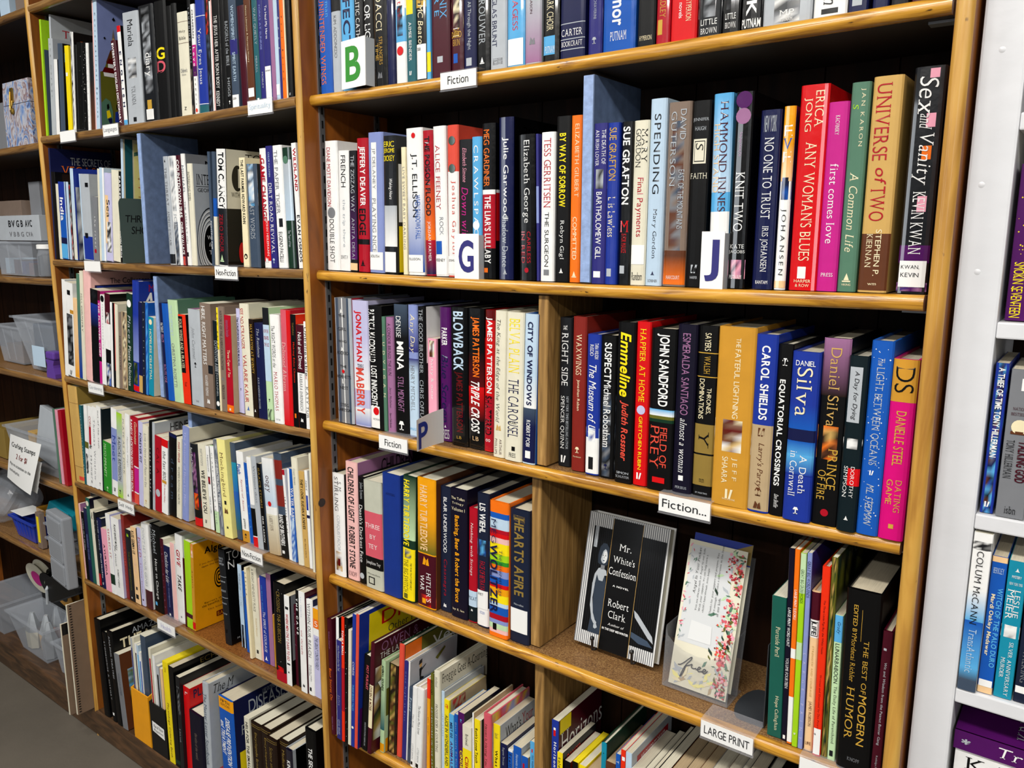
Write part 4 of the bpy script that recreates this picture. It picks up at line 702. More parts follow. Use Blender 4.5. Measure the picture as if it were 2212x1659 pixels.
L1 -0.0977 0.0065 0.1944 0.0300 0.000 1.7488 p indigo |T white .2 .5*.5 Anne
L1 -0.0905 0.0109 0.1933 0.0300 0.000 1.7488 p orange |T maroon .2 .8*.3 Paul Rorem
L1 -0.0790 0.0035 0.1912 0.0300 0.000 1.7490 p cream |
L1 -0.0748 0.0152 0.1903 0.0291 0.001 1.7490 h black |D silver .94 .15
L2a -1.0655 0.0067 0.2894 0.0068 0.073 1.4290 h navy |C navy; J silver .07 .14 .3 .95 THE SECRETS OF; J orange .15 .23 .15 .7 VEGAS
L2a -1.0581 0.0193 0.2276 0.0074 0.074 1.4290 p black |C black; K darkbrown .02 .15 .1 .9; J silver .04 .12 .3 .8 MYTH
L2a -1.0381 0.0146 0.1964 0.0079 0.074 1.4290 p ivory |
L2a -1.0228 0.0304 0.2003 0.0077 0.075 1.4290 p blue |B royal 0 .4; T white+ .2 .5*.6 India; B navy .72 .8; B skyblue .8 .99
L2a -0.9917 0.0219 0.2002 0.0083 0.075 1.4285 p paleblue |B navy 0 1 .3 .5; C charcoal
L2a -0.9690 0.0114 0.1931 0.0083 0.076 1.4282 p charcoal |P crimson,charcoal,forest,white 0 1
L2a -0.9569 0.0157 0.2332 0.0087 0.076 1.4280 p paleblue |G paleblue ivory .3 .99; C royal; K royal 0 .25 0 1; Q slate,white,navy,silver .2 1 0 .7
L2a -0.9292 0.0507 0.2181 0.0200 0.054 1.4271 p silver |B paleblue 0 1 0 .12; B royal .72 .99 .12 1; B black .1 .15 .6 .9; B black .68 .74 .3 .6
L2a -0.8778 0.0235 0.1611 0.0211 0.114 1.4268 p grey |B black 0 .0; T white .3 .8*.3 the river; B crimson .82 .88 .2 .6
L2a -0.8536 0.0088 0.2307 0.0234 0.115 1.4265 p ivory |
L2a -0.8441 0.0216 0.2317 0.0238 0.115 1.4264 p paleblue |B white 0 1 .7 1
L2a -0.8218 0.0313 0.2176 0.0252 0.116 1.4262 p lavender |B peach .25 .8 0 .5; P charcoal,white,black .55 .9; T black .3 .5*.5 Sea
L2a -0.7898 0.0331 0.2235 0.0267 0.116 1.4259 p ivory |
L2a -0.7560 0.0102 0.2203 0.0269 0.117 1.4257 p black |T white+ .05 .3*.6 PARKER; T white+ .65 .95*.6 SONG BIRDS; C black
L2a -0.7451 0.0104 0.2958 0.0275 0.117 1.4259 p paleblue |C cream; K teal 0 1 0 .12; K paleyellow .03 .7 .14 1; V sage .14,.1 .5,.05 .9,.2 .88,.22 .5,.08 .14,.13; V tan .2,.3 .95,.33 .95,.345 .2,.315; V tan .3,.1 .32,.1 .4,.6 .38,.6; V tan .2,.45 .95,.47 .95,.48 .2,.46; V sage .6,.45 .62,.45 .7,.6 .68,.6; V coral .2,.375 .6,.385 .6,.39 .2,.38
L2b -0.5371 0.0213 0.2449 0.0300 0.000 1.4250 g silver |B charcoal .9 .99; T grey .1 .45*.4 THE THREAT; T grey .5 .82*.4 ANDREW G McCABE; D charcoal .04 .15
L2b -0.5143 0.0302 0.2444 0.0300 0.000 1.4250 g white |P white,silver,white,grey .0 .5; P silver,slate,grey,charcoal .6 1; T silver .52 .65*.4 JOE
L2b -0.4826 0.0173 0.2443 0.0300 -0.003 1.4250 g maroon |T white+ .04 .56*.6 COUNTDOWN 1945; T white+ .6 .9*.5 CHRIS WALLACE; P coral,slate .92 1
L2b -0.4639 0.0160 0.2466 0.0300 0.000 1.4251 g white |T slate .1 .35*.5 MICHAEL; T grey .42 .8*.4 THE ASSAULT ON; B charcoal .88 .92 .1 .6; C grey; J black .05 .12 .3 .95 MCW
L2b -0.4464 0.0201 0.2242 0.0300 0.022 1.4251 h ivory |T charcoal .08 .36*.4@.4 INTERESTING TIMES; C silver; J charcoal .1 .2 .05 .27 INTE; K charcoal .215 .22 .03 .3; J charcoal .235 .27 .06 .28 GEOR; W .27 .79 .27 .37 26 charcoal,silver,white,grey,silver,white; W .3 .79 .17 .2 2 black,black; J white .7 .74 .18 .3 Wri; J white/ .77 .81 .2 .3 fro; J white .85 .89 .2 .3 Tu
L2b -0.3653 0.0086 0.2449 0.0300 0.030 1.4254 p slate |T white .6 .85*.5 FIGHTING FOR
L2b -0.3554 0.0122 0.2440 0.0300 0.050 1.4255 g slate |B blue .4 .56; B ivory .56 .99
L2b -0.3415 0.0317 0.2475 0.0300 0.059 1.4256 g white |T black+ .03 .5*.6@.6 TOM CLANCY; B charcoal .5 .99; T crimson .55 .88*.4 ZERO HOUR; D mint .93 .25; C black; K ivory 0 .5 0 1; J black .03 .1 .3 .55 TO; W .17 .24 .09 .11 2 black,black; K ivory .16 .32 .18 .3; J black .36 .4 .07 .2 WITH; W .22 .88 .05 .09 2 red,red
L2b -0.2485 0.0192 0.2250 0.0300 0.016 1.4262 p cream |T black+ .02 .6*.5 THE LAST FARMER HOWARD KOHN; D black .9 .3; D cream .9 .2
L2b -0.2281 0.0355 0.2107 0.0300 0.013 1.4264 g slate |P paleblue,white,slate,skyblue 0 .4; T silver .36 .72*.4 LAST WORDS; C black
L2b -0.1775 0.0224 0.2389 0.0300 0.000 1.4268 g white |B crimson .05 .95 0 .35; B red .6 .94; T crimson+ .08 .6*.6 GAME CHANGE; T white .6 .9*.3@.7 JOHN HEILEMANN; D white .93 .25
L2b -0.1537 0.0192 0.2419 0.0300 -0.003 1.4271 p indigo |T white .3 .88*.5 DIRT ROAD REVIVAL; T paleblue .05 .25*.25 CHLOE MAXMIN; D paleblue .94 .25
L2b -0.1317 0.0286 0.2412 0.0300 -0.012 1.4273 h white |T grey .04 .55*.4@.4 THE PAPER TIGER; B charcoal .59 .66 .4 .8; T charcoal .7 .95*.4@.5 EUGENIO PACELLI
L2b -0.1014 0.0256 0.2349 0.0300 -0.016 1.4277 g forest |G silver paleblue .1 .6; D sage .1 .3; T silver .68 .82*.3 The Tears of Iran; C indigoblack
L2b -0.0649 0.0140 0.2415 0.0300 -0.036 1.4282 p white |T crimson+ .04 .38*.6@.6 WILDLAND; T black+ .57 .95*.6@.6 EVAN OSNOS
L3 -1.0655 0.0166 0.2676 0.0040 0.120 1.1085 p white |C silver
L3 -1.0482 0.0423 0.2590 0.0040 0.120 1.1085 p white |B black .08 .13 .3 .7; B mustard .28 .32 .6 1; P charcoal,black,grey .33 .88; B white .88 .99; D black .96 .15
L3 -1.0052 0.0225 0.2196 0.0040 0.121 1.1080 p peach |G peach amber .5 .99
L3 -0.9821 0.0163 0.2866 0.0040 0.121 1.1076 p sage |G sage royal .3 .99
L3 -0.9651 0.0171 0.2940 0.0040 0.122 1.1074 p ivory |T charcoal .2 .55*.4 HILL COUNTRY
L3 -0.9473 0.0371 0.2946 0.0040 0.122 1.1071 h blush |C blush; J black .06 .11 .3 .95 The Collectors; K navy .12 1 .05 1; K royal .13 .2 .08 1
L3 -0.9096 0.0372 0.2482 0.0040 0.122 1.1067 p black |G royal black .15 .4; P black,charcoal 0 .15; C black
L3 -0.8717 0.0125 0.2472 0.0040 0.123 1.1064 p magenta |B maroon 0 .1; T white+ .12 .7*.6 THE FLOWER CHEF; B black .7 .75
L3 -0.8584 0.0216 0.2369 0.0040 0.123 1.1062 p white |T grey .1 .6*.3 floral arranging; D black .04 .4
L3 -0.8361 0.0251 0.2416 0.0040 0.124 1.1061 p black |B maroon 0 .2; P crimson,white,black .2 .32; B white .32 .6; P blue,black,white .75 1
L3 -0.8103 0.0103 0.2216 0.0040 0.124 1.1058 p white |C black; K lime 0 .05 0 1
L3 -0.7993 0.0273 0.2185 0.0040 0.125 1.1058 p black |B red 0 .8 .4 .5; B ivory 0 1 .5 1; C ivory
L3 -0.7713 0.0163 0.1969 0.0040 0.125 1.1056 h taupe |T charcoal .3 .75*.4 HIDDEN LIVES
L3 -0.7543 0.0252 0.1993 0.0040 0.126 1.1054 p beige |P beige,cream,taupe,black 0 1
L3 -0.7284 0.0240 0.2473 0.0040 0.126 1.1052 p forest |D white .1 .4; T silver/ .22 .5*.5 Places; T white .53 .95*.5 Places Delicious
L3 -0.7037 0.0289 0.2794 0.0040 0.126 1.1050 h royal |G royal periwinkle .3 .72; P forest,olive,black .73 .93; B red .94 .99; C royal; J crimson .03 .09 .14 .48 MODE; J white/+ .1 .25 .03 .46 AVI
L3 -0.6741 0.0153 0.2292 0.0040 0.127 1.1049 p navy |B tan .8 .99
L3 -0.6581 0.0143 0.2303 0.0040 0.127 1.1048 p slatenavy |T silver .1 .8*.4 the flight
L3 -0.6430 0.0126 0.2305 0.0040 0.128 1.1048 p blue |P blue,skyblue 0 1
L3 -0.6298 0.0227 0.1953 0.0040 0.128 1.1047 p tealbright |T cream .15 .8*.4 HOPELESS CELESTIAL; D cream .06 .3; C ivory; K yellow 0 .36 .05 1; W .17 .2 .09 .11 2 black,black; W .17 .2 .075 .095 2 yellow,yellow; V black .06,.5 .2,.48 .2,.5 .06,.52
L3 -0.5561 0.0378 0.2318 0.0040 0.000 1.1045 h navy |B blue 0 1 .45 1; T white .2 .3*.3@.25 PATIENT; T mauve .32 .4*.3@.25 PRELATE; T mauve .63 .82*.25@.3 ROUTE ONE
L3 -0.5174 0.0395 0.2413 0.0040 0.000 1.1045 g mint |T paleblue .05 .35*.4@.3 THIRD MEMORY; T grey .42 .85*.3@.35 CHRISTINA ROSETTI; C sage
L3 -0.4772 0.0299 0.2096 0.0056 0.000 1.1045 p redorange |B black .02 .65 0 .6; T cream .05 .6*.4@.3 FOUR WINGS AND A PRAYER; T darkred .75 .8*.3 Sue; C black
L3 -0.4466 0.0486 0.2227 0.0060 0.036 1.1046 h silver |T grey/ .18 .5*.3@.4 John Caramel; D black .57 .12; T grey .94 .96*.3 press; C mauve
L3 -0.3973 0.0408 0.2393 0.0068 0.037 1.1047 p taupe |T white .03 .58*.4@.3 HERE, RIGHT MATTERS; T white .68 .88*.25@.4 ALEXANDER VINDMAN; D white .93 .15; B charcoal .58 .66 .6 1
L3 -0.3558 0.0194 0.2017 0.0109 0.037 1.1049 p tealblack |T silver .22 .6*.6 DOWNTON ABBEY; D white .93 .3; T silver .6 .85*.3 CHANNEL
L3 -0.3357 0.0057 0.2326 0.0079 0.038 1.1049 p cream |B yellow 0 .4; T charcoal .05 .4*.6 RAW FAITH
L3 -0.3293 0.0208 0.2351 0.0075 0.038 1.1051 h taupe |T charcoal .04 .6*.4 HISTORY OF THE AMERICAN FRONTIER; T charcoal .74 .88*.4 FREDERICK PAXSON; D grey .68 .2
L3 -0.3078 0.0239 0.2172 0.0079 0.039 1.1052 p crimson |B orange .92 .99; T cream .35 .63*.5 Three Cups of Tea; T mauve .05 .22*.5 international bestseller; D white .96 .15; C beige
L3 -0.2833 0.0180 0.2316 0.0217 0.039 1.1054 p lavender |T navy+ .08 .55*.4@.3 The CALIFORNIA ESCAPE MANUAL; D charcoal .77 .15
L3 -0.2530 0.0322 0.2441 0.0137 0.000 1.1057 h ivory |T crimson .04 .4*.4@.3 SEE NO STRANGER; T crimson .45 .88*.4@.4 VALARIE KAUR; D blue .93 .15
L3 -0.2202 0.0152 0.2126 0.0139 0.000 1.1059 p darkbrown |T gold .05 .55*.5 MAY SARTON AT SEVENTY; D white .93 .2
L3 -0.2034 0.0294 0.2057 0.0132 0.000 1.1061 h navy |T silver/ .05 .35*.3 The Residence; T silver .57 .9*.2@.3 KATE ANDERSEN BROWER
L3 -0.1733 0.0201 0.2391 0.0156 0.000 1.1064 p mint |B charcoal 0 .15; B paleblue .15 .65; H crimson .19 .22 .8 HOW SHE; H crimson .25 .28 .8 CREATED; H crimson .31 .34 .8 THE ICE; D charcoal .82 .15; P mint,charcoal .9 1
L3 -0.1371 0.0313 0.2273 0.0040 0.000 1.1068 h white |T black .1 .48*.35@.4 The RIGHT WORDS at the; T crimson .52 .88*.35@.45 MARLO THOMAS; H grey .95 .97 .4 atria
L3 -0.1051 0.0306 0.2382 0.0044 0.015 1.1071 h rose |G rose red .5 1; B red 0 1 .7 1; T blush .28 .7*.4@.35 Delmond Abrams; C crimson
L3 -0.0738 0.0164 0.2302 0.0057 0.017 1.1075 p black |T goldbrown .07 .18*.3 THOMAS; T redorange .24 .6*.4 Making Ethic Choices; B orange .88 .92 .3 .6; C redorange
L3 -0.0567 0.0220 0.2105 0.0060 0.018 1.1077 p black |B maroon 0 .45; B white .46 .85; T white .07 .42*.5 Nickel and Dimed; T charcoal .47 .83*.4 BARBARA EHRENREICH; D white .92 .2
L3 -0.0340 0.0114 0.2178 0.0062 0.018 1.1081 p white |T black .05 .5*.7 Unbelievable; T crimson .5 .55*.5 -; T black .6 .9*.6 KATY TUR
L4 -1.0655 0.0512 0.2776 0.0040 0.000 0.8039 h tan |B brown .17 .173; B brown .83 .833; B coral .93 .97 .5 1; C goldbrown; K darkred .02 .05 .2 1
L4 -1.0136 0.0113 0.2285 0.0043 0.040 0.8038 p teal |T white .1 .9*.4 the healing family guide
L4 -1.0016 0.0180 0.2331 0.0045 0.100 0.8036 p white |B olive .45 .53; P black,white,charcoal .6 .85
L4 -0.9828 0.0217 0.2331 0.0047 0.120 0.8033 p white |T crimson .12 .25*.5 CORE; B crimson .25 .47 .2 .7; P charcoal,white .47 .52; T grey .6 .95*.4 saymore
L4 -0.9604 0.0215 0.2347 0.0049 0.120 0.8030 p white |T grey .15 .9*.4 Thomas Winslow
L4 -0.9383 0.0222 0.2398 0.0056 0.121 0.8028 p white |T charcoal .05 .5*.3 out of the vault; D grey .93 .2
L4 -0.9154 0.0070 0.2354 0.0060 0.121 0.8026 p tealblack |T teal .5 .9*.5 immunity
L4 -0.9077 0.0415 0.1442 0.0060 0.122 0.8023 p green |T mint .05 .7*.3@.3 MAYO IMMUNITY; D mint .93 .15; C white
L4 -0.8655 0.0035 0.2280 0.0080 0.123 0.8026 p charcoal |C white; K forest 0 .25 0 .7; K white .25 .4 0 .7; K black .4 .55 0 .7
L4 -0.8613 0.0273 0.2451 0.0061 0.123 0.8020 p white |B periwinkle .22 .82; T royal .3 .6*.6 Meet; D charcoal .93 .2
L4 -0.8333 0.0260 0.2374 0.0064 0.124 0.8017 p silver |G lime silver 0 .3; G silver lime .8 1; T charcoal .28 .8*.5 RADICAL REMISSION; D charcoal .93 .2
L4 -0.8066 0.0159 0.2370 0.0065 0.124 0.8015 p ivory |T grey .05 .7*.5 PLATE AS A FORK
L4 -0.7900 0.0214 0.2399 0.0063 0.124 0.8012 p white |T grey/ .25 .6*.3 Metaflora Weight; D charcoal .93 .2
L4 -0.7679 0.0194 0.2362 0.0068 0.125 0.8011 g crimson |T white+ .03 .88*.6@.4 RANDY JACKSON BODY WITH SOUL
L4 -0.7479 0.0200 0.2377 0.0068 0.125 0.8009 p crimson |B magenta .58 .86; B white .56 .575; B white .86 .875; B coral .88 1; T cream/ .05 .3*.6 Guinness
L4 -0.7272 0.0205 0.2294 0.0073 0.126 0.8007 p lavender |T navy+ .13 .48*.5 FOREVER FIT
L4 -0.7059 0.0253 0.2229 0.0074 0.126 0.8006 p ivory |T grey .1 .75*.4 Live to Have and Feast to Eat; D tan .93 .2
L4 -0.6800 0.0119 0.2382 0.0089 0.127 0.8005 h black |T white .3 .8*.5 yoga for body
L4 -0.6674 0.0117 0.2353 0.0106 0.127 0.8004 p silver |T crimson .7 .85*.4 wellness; C silver; J black .03 .12 .25 .95 HEINERMAN; K slate .13 .19 .2 1
L4 -0.6550 0.0288 0.2018 0.0104 0.127 0.8002 p crimson |T darkred .15 .5*.4 CAL A; D silver .75 .35; C red
L4 -0.6255 0.0276 0.1987 0.0112 0.128 0.8001 p white |B red 0 .1; T charcoal .16 .54*.5 the fast 800; B mustard .55 .59 .1 .8; T crimson .6 .85*.3 Dr Michael Mosley; C silver
L4 -0.5972 0.0321 0.2167 0.0143 0.128 0.8001 p black |T slate .3 .8*.4 dream; C black; B navy 0 .04
L4 -0.5644 0.0208 0.2108 0.0151 0.129 0.8000 p ivory |T crimson .05 .3*.4 MARY PIPHER; T charcoal .35 .82*.4 WOMEN ROWING NORTH
L4 -0.5429 0.0276 0.2421 0.0153 0.129 0.8000 h periwinkle |T lavender .05 .85*.35 The Anatomy of Hope Lee Miller; C ivory
L4 -0.4871 0.0310 0.2048 0.0166 -0.004 0.8000 g charcoal |P charcoal,mauve,purple,black .1 .6; P redorange,black,orange .6 .85; B black .8 .9; B red .9 1; T white .05 .35*.3@.3 Fast Food Nation; C black
L4 -0.4554 0.0297 0.2070 0.0196 -0.004 0.8001 p ivory |T black+ .3 .82*.5@.5 WE BELIEVE YOU; T grey .05 .25*.4 survivors; D charcoal .92 .15
L4 -0.4250 0.0138 0.2065 0.0206 -0.004 0.8002 p white |T charcoal/ .1 .3*.5 Hypnotic; P crimson,charcoal .36 .45; T grey .6 .8*.4 mike mills; C black
L4 -0.4017 0.0185 0.2113 0.0169 -0.018 0.8003 h mint |T grey .08 .9*.3 CLARE WALKER LESLIE; B white .0 .75; C black
L4 -0.3786 0.0175 0.2304 0.0149 -0.025 0.8004 p grey |P grey,slate,silver 0 1; T white .2 .7*.5 THE BIRDFRIENDLY CITY
L4 -0.3563 0.0310 0.2343 0.0125 -0.040 0.8005 p paleyellow |T brown .13 .58*.5@.4 Mockingbird; B charcoal .62 .66 .35 .6; D brown .72 .25; D charcoal .89 .12; C paleyellow
L4 -0.3211 0.0183 0.2294 0.0222 -0.036 0.8007 p slate |G tealbright blue .2 .6; G blue teal .5 .9; C slate
L4 -0.2982 0.0255 0.2132 0.0215 -0.038 0.8008 p white |B mustard .87 1; T blue+ .14 .25*.5@.3 Flush; T crimson/ .3 .65*.3 Spirit of Saint; T charcoal .74 .85*.4 guinness; D charcoal .93 .2
L4 -0.2699 0.0121 0.1903 0.0213 -0.049 0.8010 p blue |T skyblue .2 .8*.5 lay back
L4 -0.2461 0.0156 0.2088 0.0139 -0.055 0.8012 p white |B black .55 .87; B red .88 1; B silver .52 .56; C ivory
L4 -0.2298 0.0175 0.2134 0.0144 -0.055 0.8013 p silver |T grey .1 .5*.4 Without dust
L4 -0.2116 0.0137 0.1996 0.0149 -0.054 0.8014 p black |T goldbrown .05 .5*.5 ISAAC'S STORM; T white .6 .9*.4 ERIK LARSON; C slate
L4 -0.1912 0.0396 0.2169 0.0127 -0.058 0.8017 g white |G white paleblue .0 .5; G ivory beige .58 1; T maroon .18 .35*.4@.4 oogy; D red .47 .15; T taupe .6 .75*.3 LARRY LEVIN; C white
L4 -0.1510 0.0272 0.2324 0.0145 -0.057 0.8020 g slate |B brick .06 .24; B brick .3 .5; B black .58 1; T white+ .58 .88*.5@.5 BAND OF BROTHERS; B white .93 .96 .3 .6; C slate; J redorange .05 .1 .2 .9 THE NEW
L4 -0.1231 0.0075 0.2012 0.0156 -0.057 0.8019 p white |B crimson 0 .06; T black+ .3 .7*.5 the last of us
L4 -0.1149 0.0194 0.2069 0.0144 0.000 0.8025 p blue |B white 0 1 0 .4; T white .2 .55*.4@.7 WATER BABY; P blue,paleblue .5 1
L4 -0.0865 0.0195 0.2348 0.0091 -0.040 0.8029 h ivory |T slate .1 .25*.4 Crazy Horse's
L4 -0.0663 0.0166 0.2091 0.0103 -0.028 0.8031 p tan |T black+ .08 .6*.5 THEY LOOK SUDAN & KNIVES; T brown/ .7 .9*.3 by Sara Clark
L4 -0.0490 0.0093 0.2130 0.0106 -0.023 0.8033 p white |T charcoal .1 .2*.5 NIKE; B royal .25 .4 .2 .8; B navy .45 .48
L4 -0.0390 0.0077 0.2195 0.0114 0.000 0.8035 p black |T silver .1 .4*.4 explosive story; P maroon,black,sage .75 1
L4 -0.0306 0.0067 0.2564 0.0040 0.005 0.8021 p ivory |C purple
L5 -1.0655 0.0092 0.2282 0.0043 0.000 0.5085 p blush |C mauve
L5 -1.0556 0.0168 0.2059 0.0040 0.000 0.5083 p black |T silver .1 .55*.4 LIVING OUT OFTEN
L5 -1.0381 0.0189 0.2215 0.0040 0.001 0.5080 p navy |T periwinkle .35 .7*.4 LEARNING TO LEAD
L5 -1.0185 0.0196 0.2559 0.0040 0.001 0.5078 p greenteal |C indigoblack; K ivory .03 .14 .05 .3; D ivory .06 .4
L5 -0.9982 0.0162 0.2256 0.0040 0.002 0.5075 p ivory |P ivory,charcoal .03 .12; C ivory
L5 -0.9812 0.0117 0.2217 0.0040 0.002 0.5072 p charcoal |B crimson .82 .98; T silver .1 .3*.4 best
L5 -0.9688 0.0236 0.2071 0.0040 0.002 0.5071 h navy |T silver .03 .45*.4@.3 POWER vs FORCE; T white .5 .85*.3 David Hawkins; D white .93 .15; C slatenavy
L5 -0.9435 0.0302 0.1843 0.0040 -0.003 0.5068 p pink |T black+ .25 .75*.3@.4 AYURVEDA; C peach
L5 -0.9121 0.0228 0.2338 0.0042 0.000 0.5064 p white |T crimson .18 .55*.4@.5 SHRED IT; B forest .75 .88; C lavender
L5 -0.8887 0.0411 0.2297 0.0046 0.019 0.5062 p white |T black+ .08 .4*.25@.5 PLANT-BASED MUSCLE; T grey .35 .62*.3@.3 Joe Attack; T charcoal .65 .88*.2 ROBERT CHEEKE; C lavender
L5 -0.8469 0.0158 0.2436 0.0118 0.019 0.5058 p brick |T coral .3 .6*.5 MIRACLES; T redorange .62 .9*.3 tales; C brick
L5 -0.8304 0.0267 0.2060 0.0124 0.020 0.5057 p charcoal |T olive .3 .85*.3@.5 THE PLANT BASED POWER; D lime .07 .2; D white .95 .12
L5 -0.8031 0.0271 0.2196 0.0137 0.020 0.5055 p peach |T charcoal+ .05 .35*.5@.4 KLEE GEMMA US; T blush .4 .6*.3 vein; B charcoal .78 .82 .3 .6; B charcoal .88 .94 .2 .7; C darkbrown
L5 -0.7752 0.0184 0.2233 0.0163 0.023 0.5053 p lavender |T crimson .12 .37*.6 Paul D; T mauve .45 .85*.3 Rechne Sondhi; D maroon .92 .2; C white
L5 -0.7562 0.0343 0.2399 0.0164 0.025 0.5052 g white |B maroon .78 1; T silver .05 .74*.35@.4 DON'T LET YOUR GENES; C white
L5 -0.7212 0.0465 0.2440 0.0213 0.025 0.5050 h black |T silver .05 .32*.3@.5 Michael; T white .38 .85*.3@.5 How to Change; T silver .0 .2*.15@.2 Pollan; B skyblue .89 .93 .2 .4; C black
L5 -0.6739 0.0144 0.2139 0.0230 0.025 0.5048 p maroon |T mauve .1 .9*.3 the divine; C ivory
L5 -0.6588 0.0284 0.1995 0.0230 0.026 0.5047 p navy |T white/ .08 .5*.5@.4 Checklist for Life; T periwinkle .5 .85*.3 for Grandparents; D white .95 .15; C white
L5 -0.6298 0.0181 0.2133 0.0244 0.026 0.5046 p blush |C white
L5 -0.6110 0.0322 0.2416 0.0250 0.034 0.5046 g white |T crimson/+ .16 .34*.5@.5 GIVE; T black/+ .44 .62*.5@.5 TAKE; D grey .93 .1
L5 -0.5704 0.0049 0.1887 0.0200 0.051 0.5045 p maroon |
L5 -0.5649 0.0270 0.2368 0.0218 0.052 0.5046 p lime |B maroon .83 .88; C lime
L5 -0.5372 0.0117 0.2356 0.0209 0.060 0.5045 p mustard |T black .3 .5*.5 Algebra; P mustard,redorange,white .0 .15; B red .9 .98; C amber; J red .03 .06 .33 .45 FA; J black+ .07 .17 .18 .5 Alge; J brown .24 .265 .08 .5 If you think algebra; J brown .275 .3 .12 .5 open this book; W .45 .47 .1 .12 6 black,amber,black,amber; J black .7 .72 .15 .5 Barron's the; J black .73 .755 .1 .5 the benefits of; J brown .79 .81 .2 .5 This book; V darkred .37,.86 .5,.86 .5,.92 .37,.92; J amber .87 .91 .38 .49 BA
L5 -0.4149 0.0249 0.2441 0.0312 -0.035 0.5047 h charcoal |H silver .08 .1 .7 TODAY'S; H silver .11 .13 .6 BEST; H silver .14 .16 .8 NONFICTION; B silver .28 .284; H silver .32 .34 .8 tales; H silver .42 .44 .8 ocean; B silver .5 .504; H silver .55 .57 .7 letters; H silver .66 .68 .7 brother; D black .86 .2; C black; J white .03 .12 .03 .24 TO; J white .13 .21 .04 .15 N; J silver .94 .96 .1 .35 MYST
L5 -0.3659 0.0155 0.2141 0.0457 0.000 0.5049 p paleblue |T slate .1 .5*.4 WORLD ON THE EDGE; P charcoal,slate,black .72 1; C black; B paleblue .3 .65
L5 -0.3344 0.0301 0.2060 0.0382 -0.019 0.5051 p blue |D slate .35 .4; D blue .35 .32
L5 -0.3036 0.0086 0.2276 0.0247 -0.018 0.5051 p cream |T charcoal .05 .3*.5 STELLA
L5 -0.2943 0.0240 0.2305 0.0333 -0.014 0.5053 p ivory |T charcoal .02 .48*.35@.4 A BRIGHT AND GUILTY PLACE; T tan .55 .75*.3 Richard Rayner; B charcoal .9 .94 .3 .6
L5 -0.2696 0.0067 0.2074 0.0342 0.000 0.5054 p blush |
L5 -0.2622 0.0222 0.2158 0.0336 0.000 0.5056 p royal |T white .4 .87*.4 The SPIRIT of COURAGE; T skyblue .1 .4*.2@.3 LES BEAUX JOURS; D white .94 .25; C royal
L5 -0.2393 0.0166 0.2275 0.0343 0.001 0.5057 p mauve |C indigoblack
L5 -0.2221 0.0040 0.1308 0.0349 0.002 0.5058 p mustard |
L5 -0.1782 0.0382 0.2352 0.0046 0.018 0.5063 h black |T goldbrown .08 .6*.3@.5 CROSSING THE RUBICON; P black,red,red .85 1; B crimson .9 1; S white 5; C black
L5 -0.1393 0.0174 0.2139 0.0050 0.018 0.5067 p white |T crimson+ .2 .72*.5 WHERE MEN ONLY DARE TO GO; B charcoal .12 .15 .2 .8; B charcoal .75 .77 .2 .8; D charcoal .85 .15; C black; K grey 0 .72 0 1
L5 -0.1208 0.0086 0.1924 0.0149 0.020 0.5070 h maroon |T mauve .1 .5*.4 cold
L5 -0.1106 0.0075 0.2294 0.0145 0.015 0.5071 p black |T white+ .08 .45*.8 THE CAVE
L5 -0.0908 0.0198 0.2362 0.0058 0.021 0.5073 p white |T blue .05 .25*.2@.4 our family; T crimson .38 .62*.25@.4 old threads; D charcoal .93 .2; C maroon
L5 -0.0703 0.0203 0.2224 0.0080 0.021 0.5076 h white |T charcoal .03 .6*.45@.5 WITHIN OUR REACH; T grey .68 .85*.2@.6 ROSALYNN; T grey .68 .8*.2@.35 CARTER; B charcoal .92 .96 .3 .6; C navy
L5 -0.0494 0.0201 0.2082 0.0097 0.022 0.5079 p lavender |B amber 0 .12; B orange .12 .22; H white .14 .2 .5 5; T slate .32 .68*.5@.5 THE GREAT CONTROVERSY; B white .22 .3
L6 -1.0322 0.0327 0.3056 0.0040 -0.034 0.0850 h black |T charcoal .2 .8*.3 the book
L6 -0.9807 0.0232 0.2769 0.0040 -0.070 0.0850 h black |T silver .1 .75*.25 STONEHENGE A HISTORY; B white .9 .93 .3 .7
L6 -0.9546 0.0303 0.2899 0.0040 -0.060 0.0850 h black |T silver .05 .5*.25 AMAZING THEATRES; C black; J silver .03 .09 .3 .85 AMAZING; J cream+ .1 .2 .1 .95 THEATRE
L6 -0.9202 0.0281 0.2311 0.0040 -0.070 0.0850 p grey |T slate .25 .55*.3 WINSLOW HOMER; C brown; K slate .06 .12 .4 .7; Q paleblue,sage,skyblue,olive .22 .5 .1 .9; Q black,olive,black,tan .5 .95 .1 .9
L6 -0.6716 0.0257 0.2970 0.0040 0.000 0.0850 p yellow |T brown .4 .95*.4 Physiology Coloring Book; T brown .05 .1*.4 Coloring; C yellow
L6 -0.6430 0.0229 0.2927 0.0040 0.000 0.0850 p black |T charcoal .3 .7*.3 echoes; C black; J goldbrown .02 .07 .4 .9 ECHOES; B forest .93 .97
L6 -0.6191 0.0178 0.2738 0.0040 0.030 0.0850 p charcoal |P charcoal,black,grey .1 .4; T silver .55 .7*.3 A dark book
L6 -0.6006 0.0284 0.2485 0.0130 0.031 0.0850 p red |T white .05 .1*.4 L; C red; J navy+ .03 .13 .05 .5 PLATO
L6 -0.5715 0.0606 0.1918 0.0077 0.031 0.0850 h indigoblack |T taupe .3 .7*.2 the atlas of the world
L6 -0.5103 0.0251 0.2938 0.0118 0.032 0.0850 h silver |T slate .1 .8*.5 The Master Letter Soundbook; B rose .88 1; C silver; J black/ .03 .11 .05 .36 The M; J black/ .12 .2 .22 .42 Sou; K rose .85 1 0 1
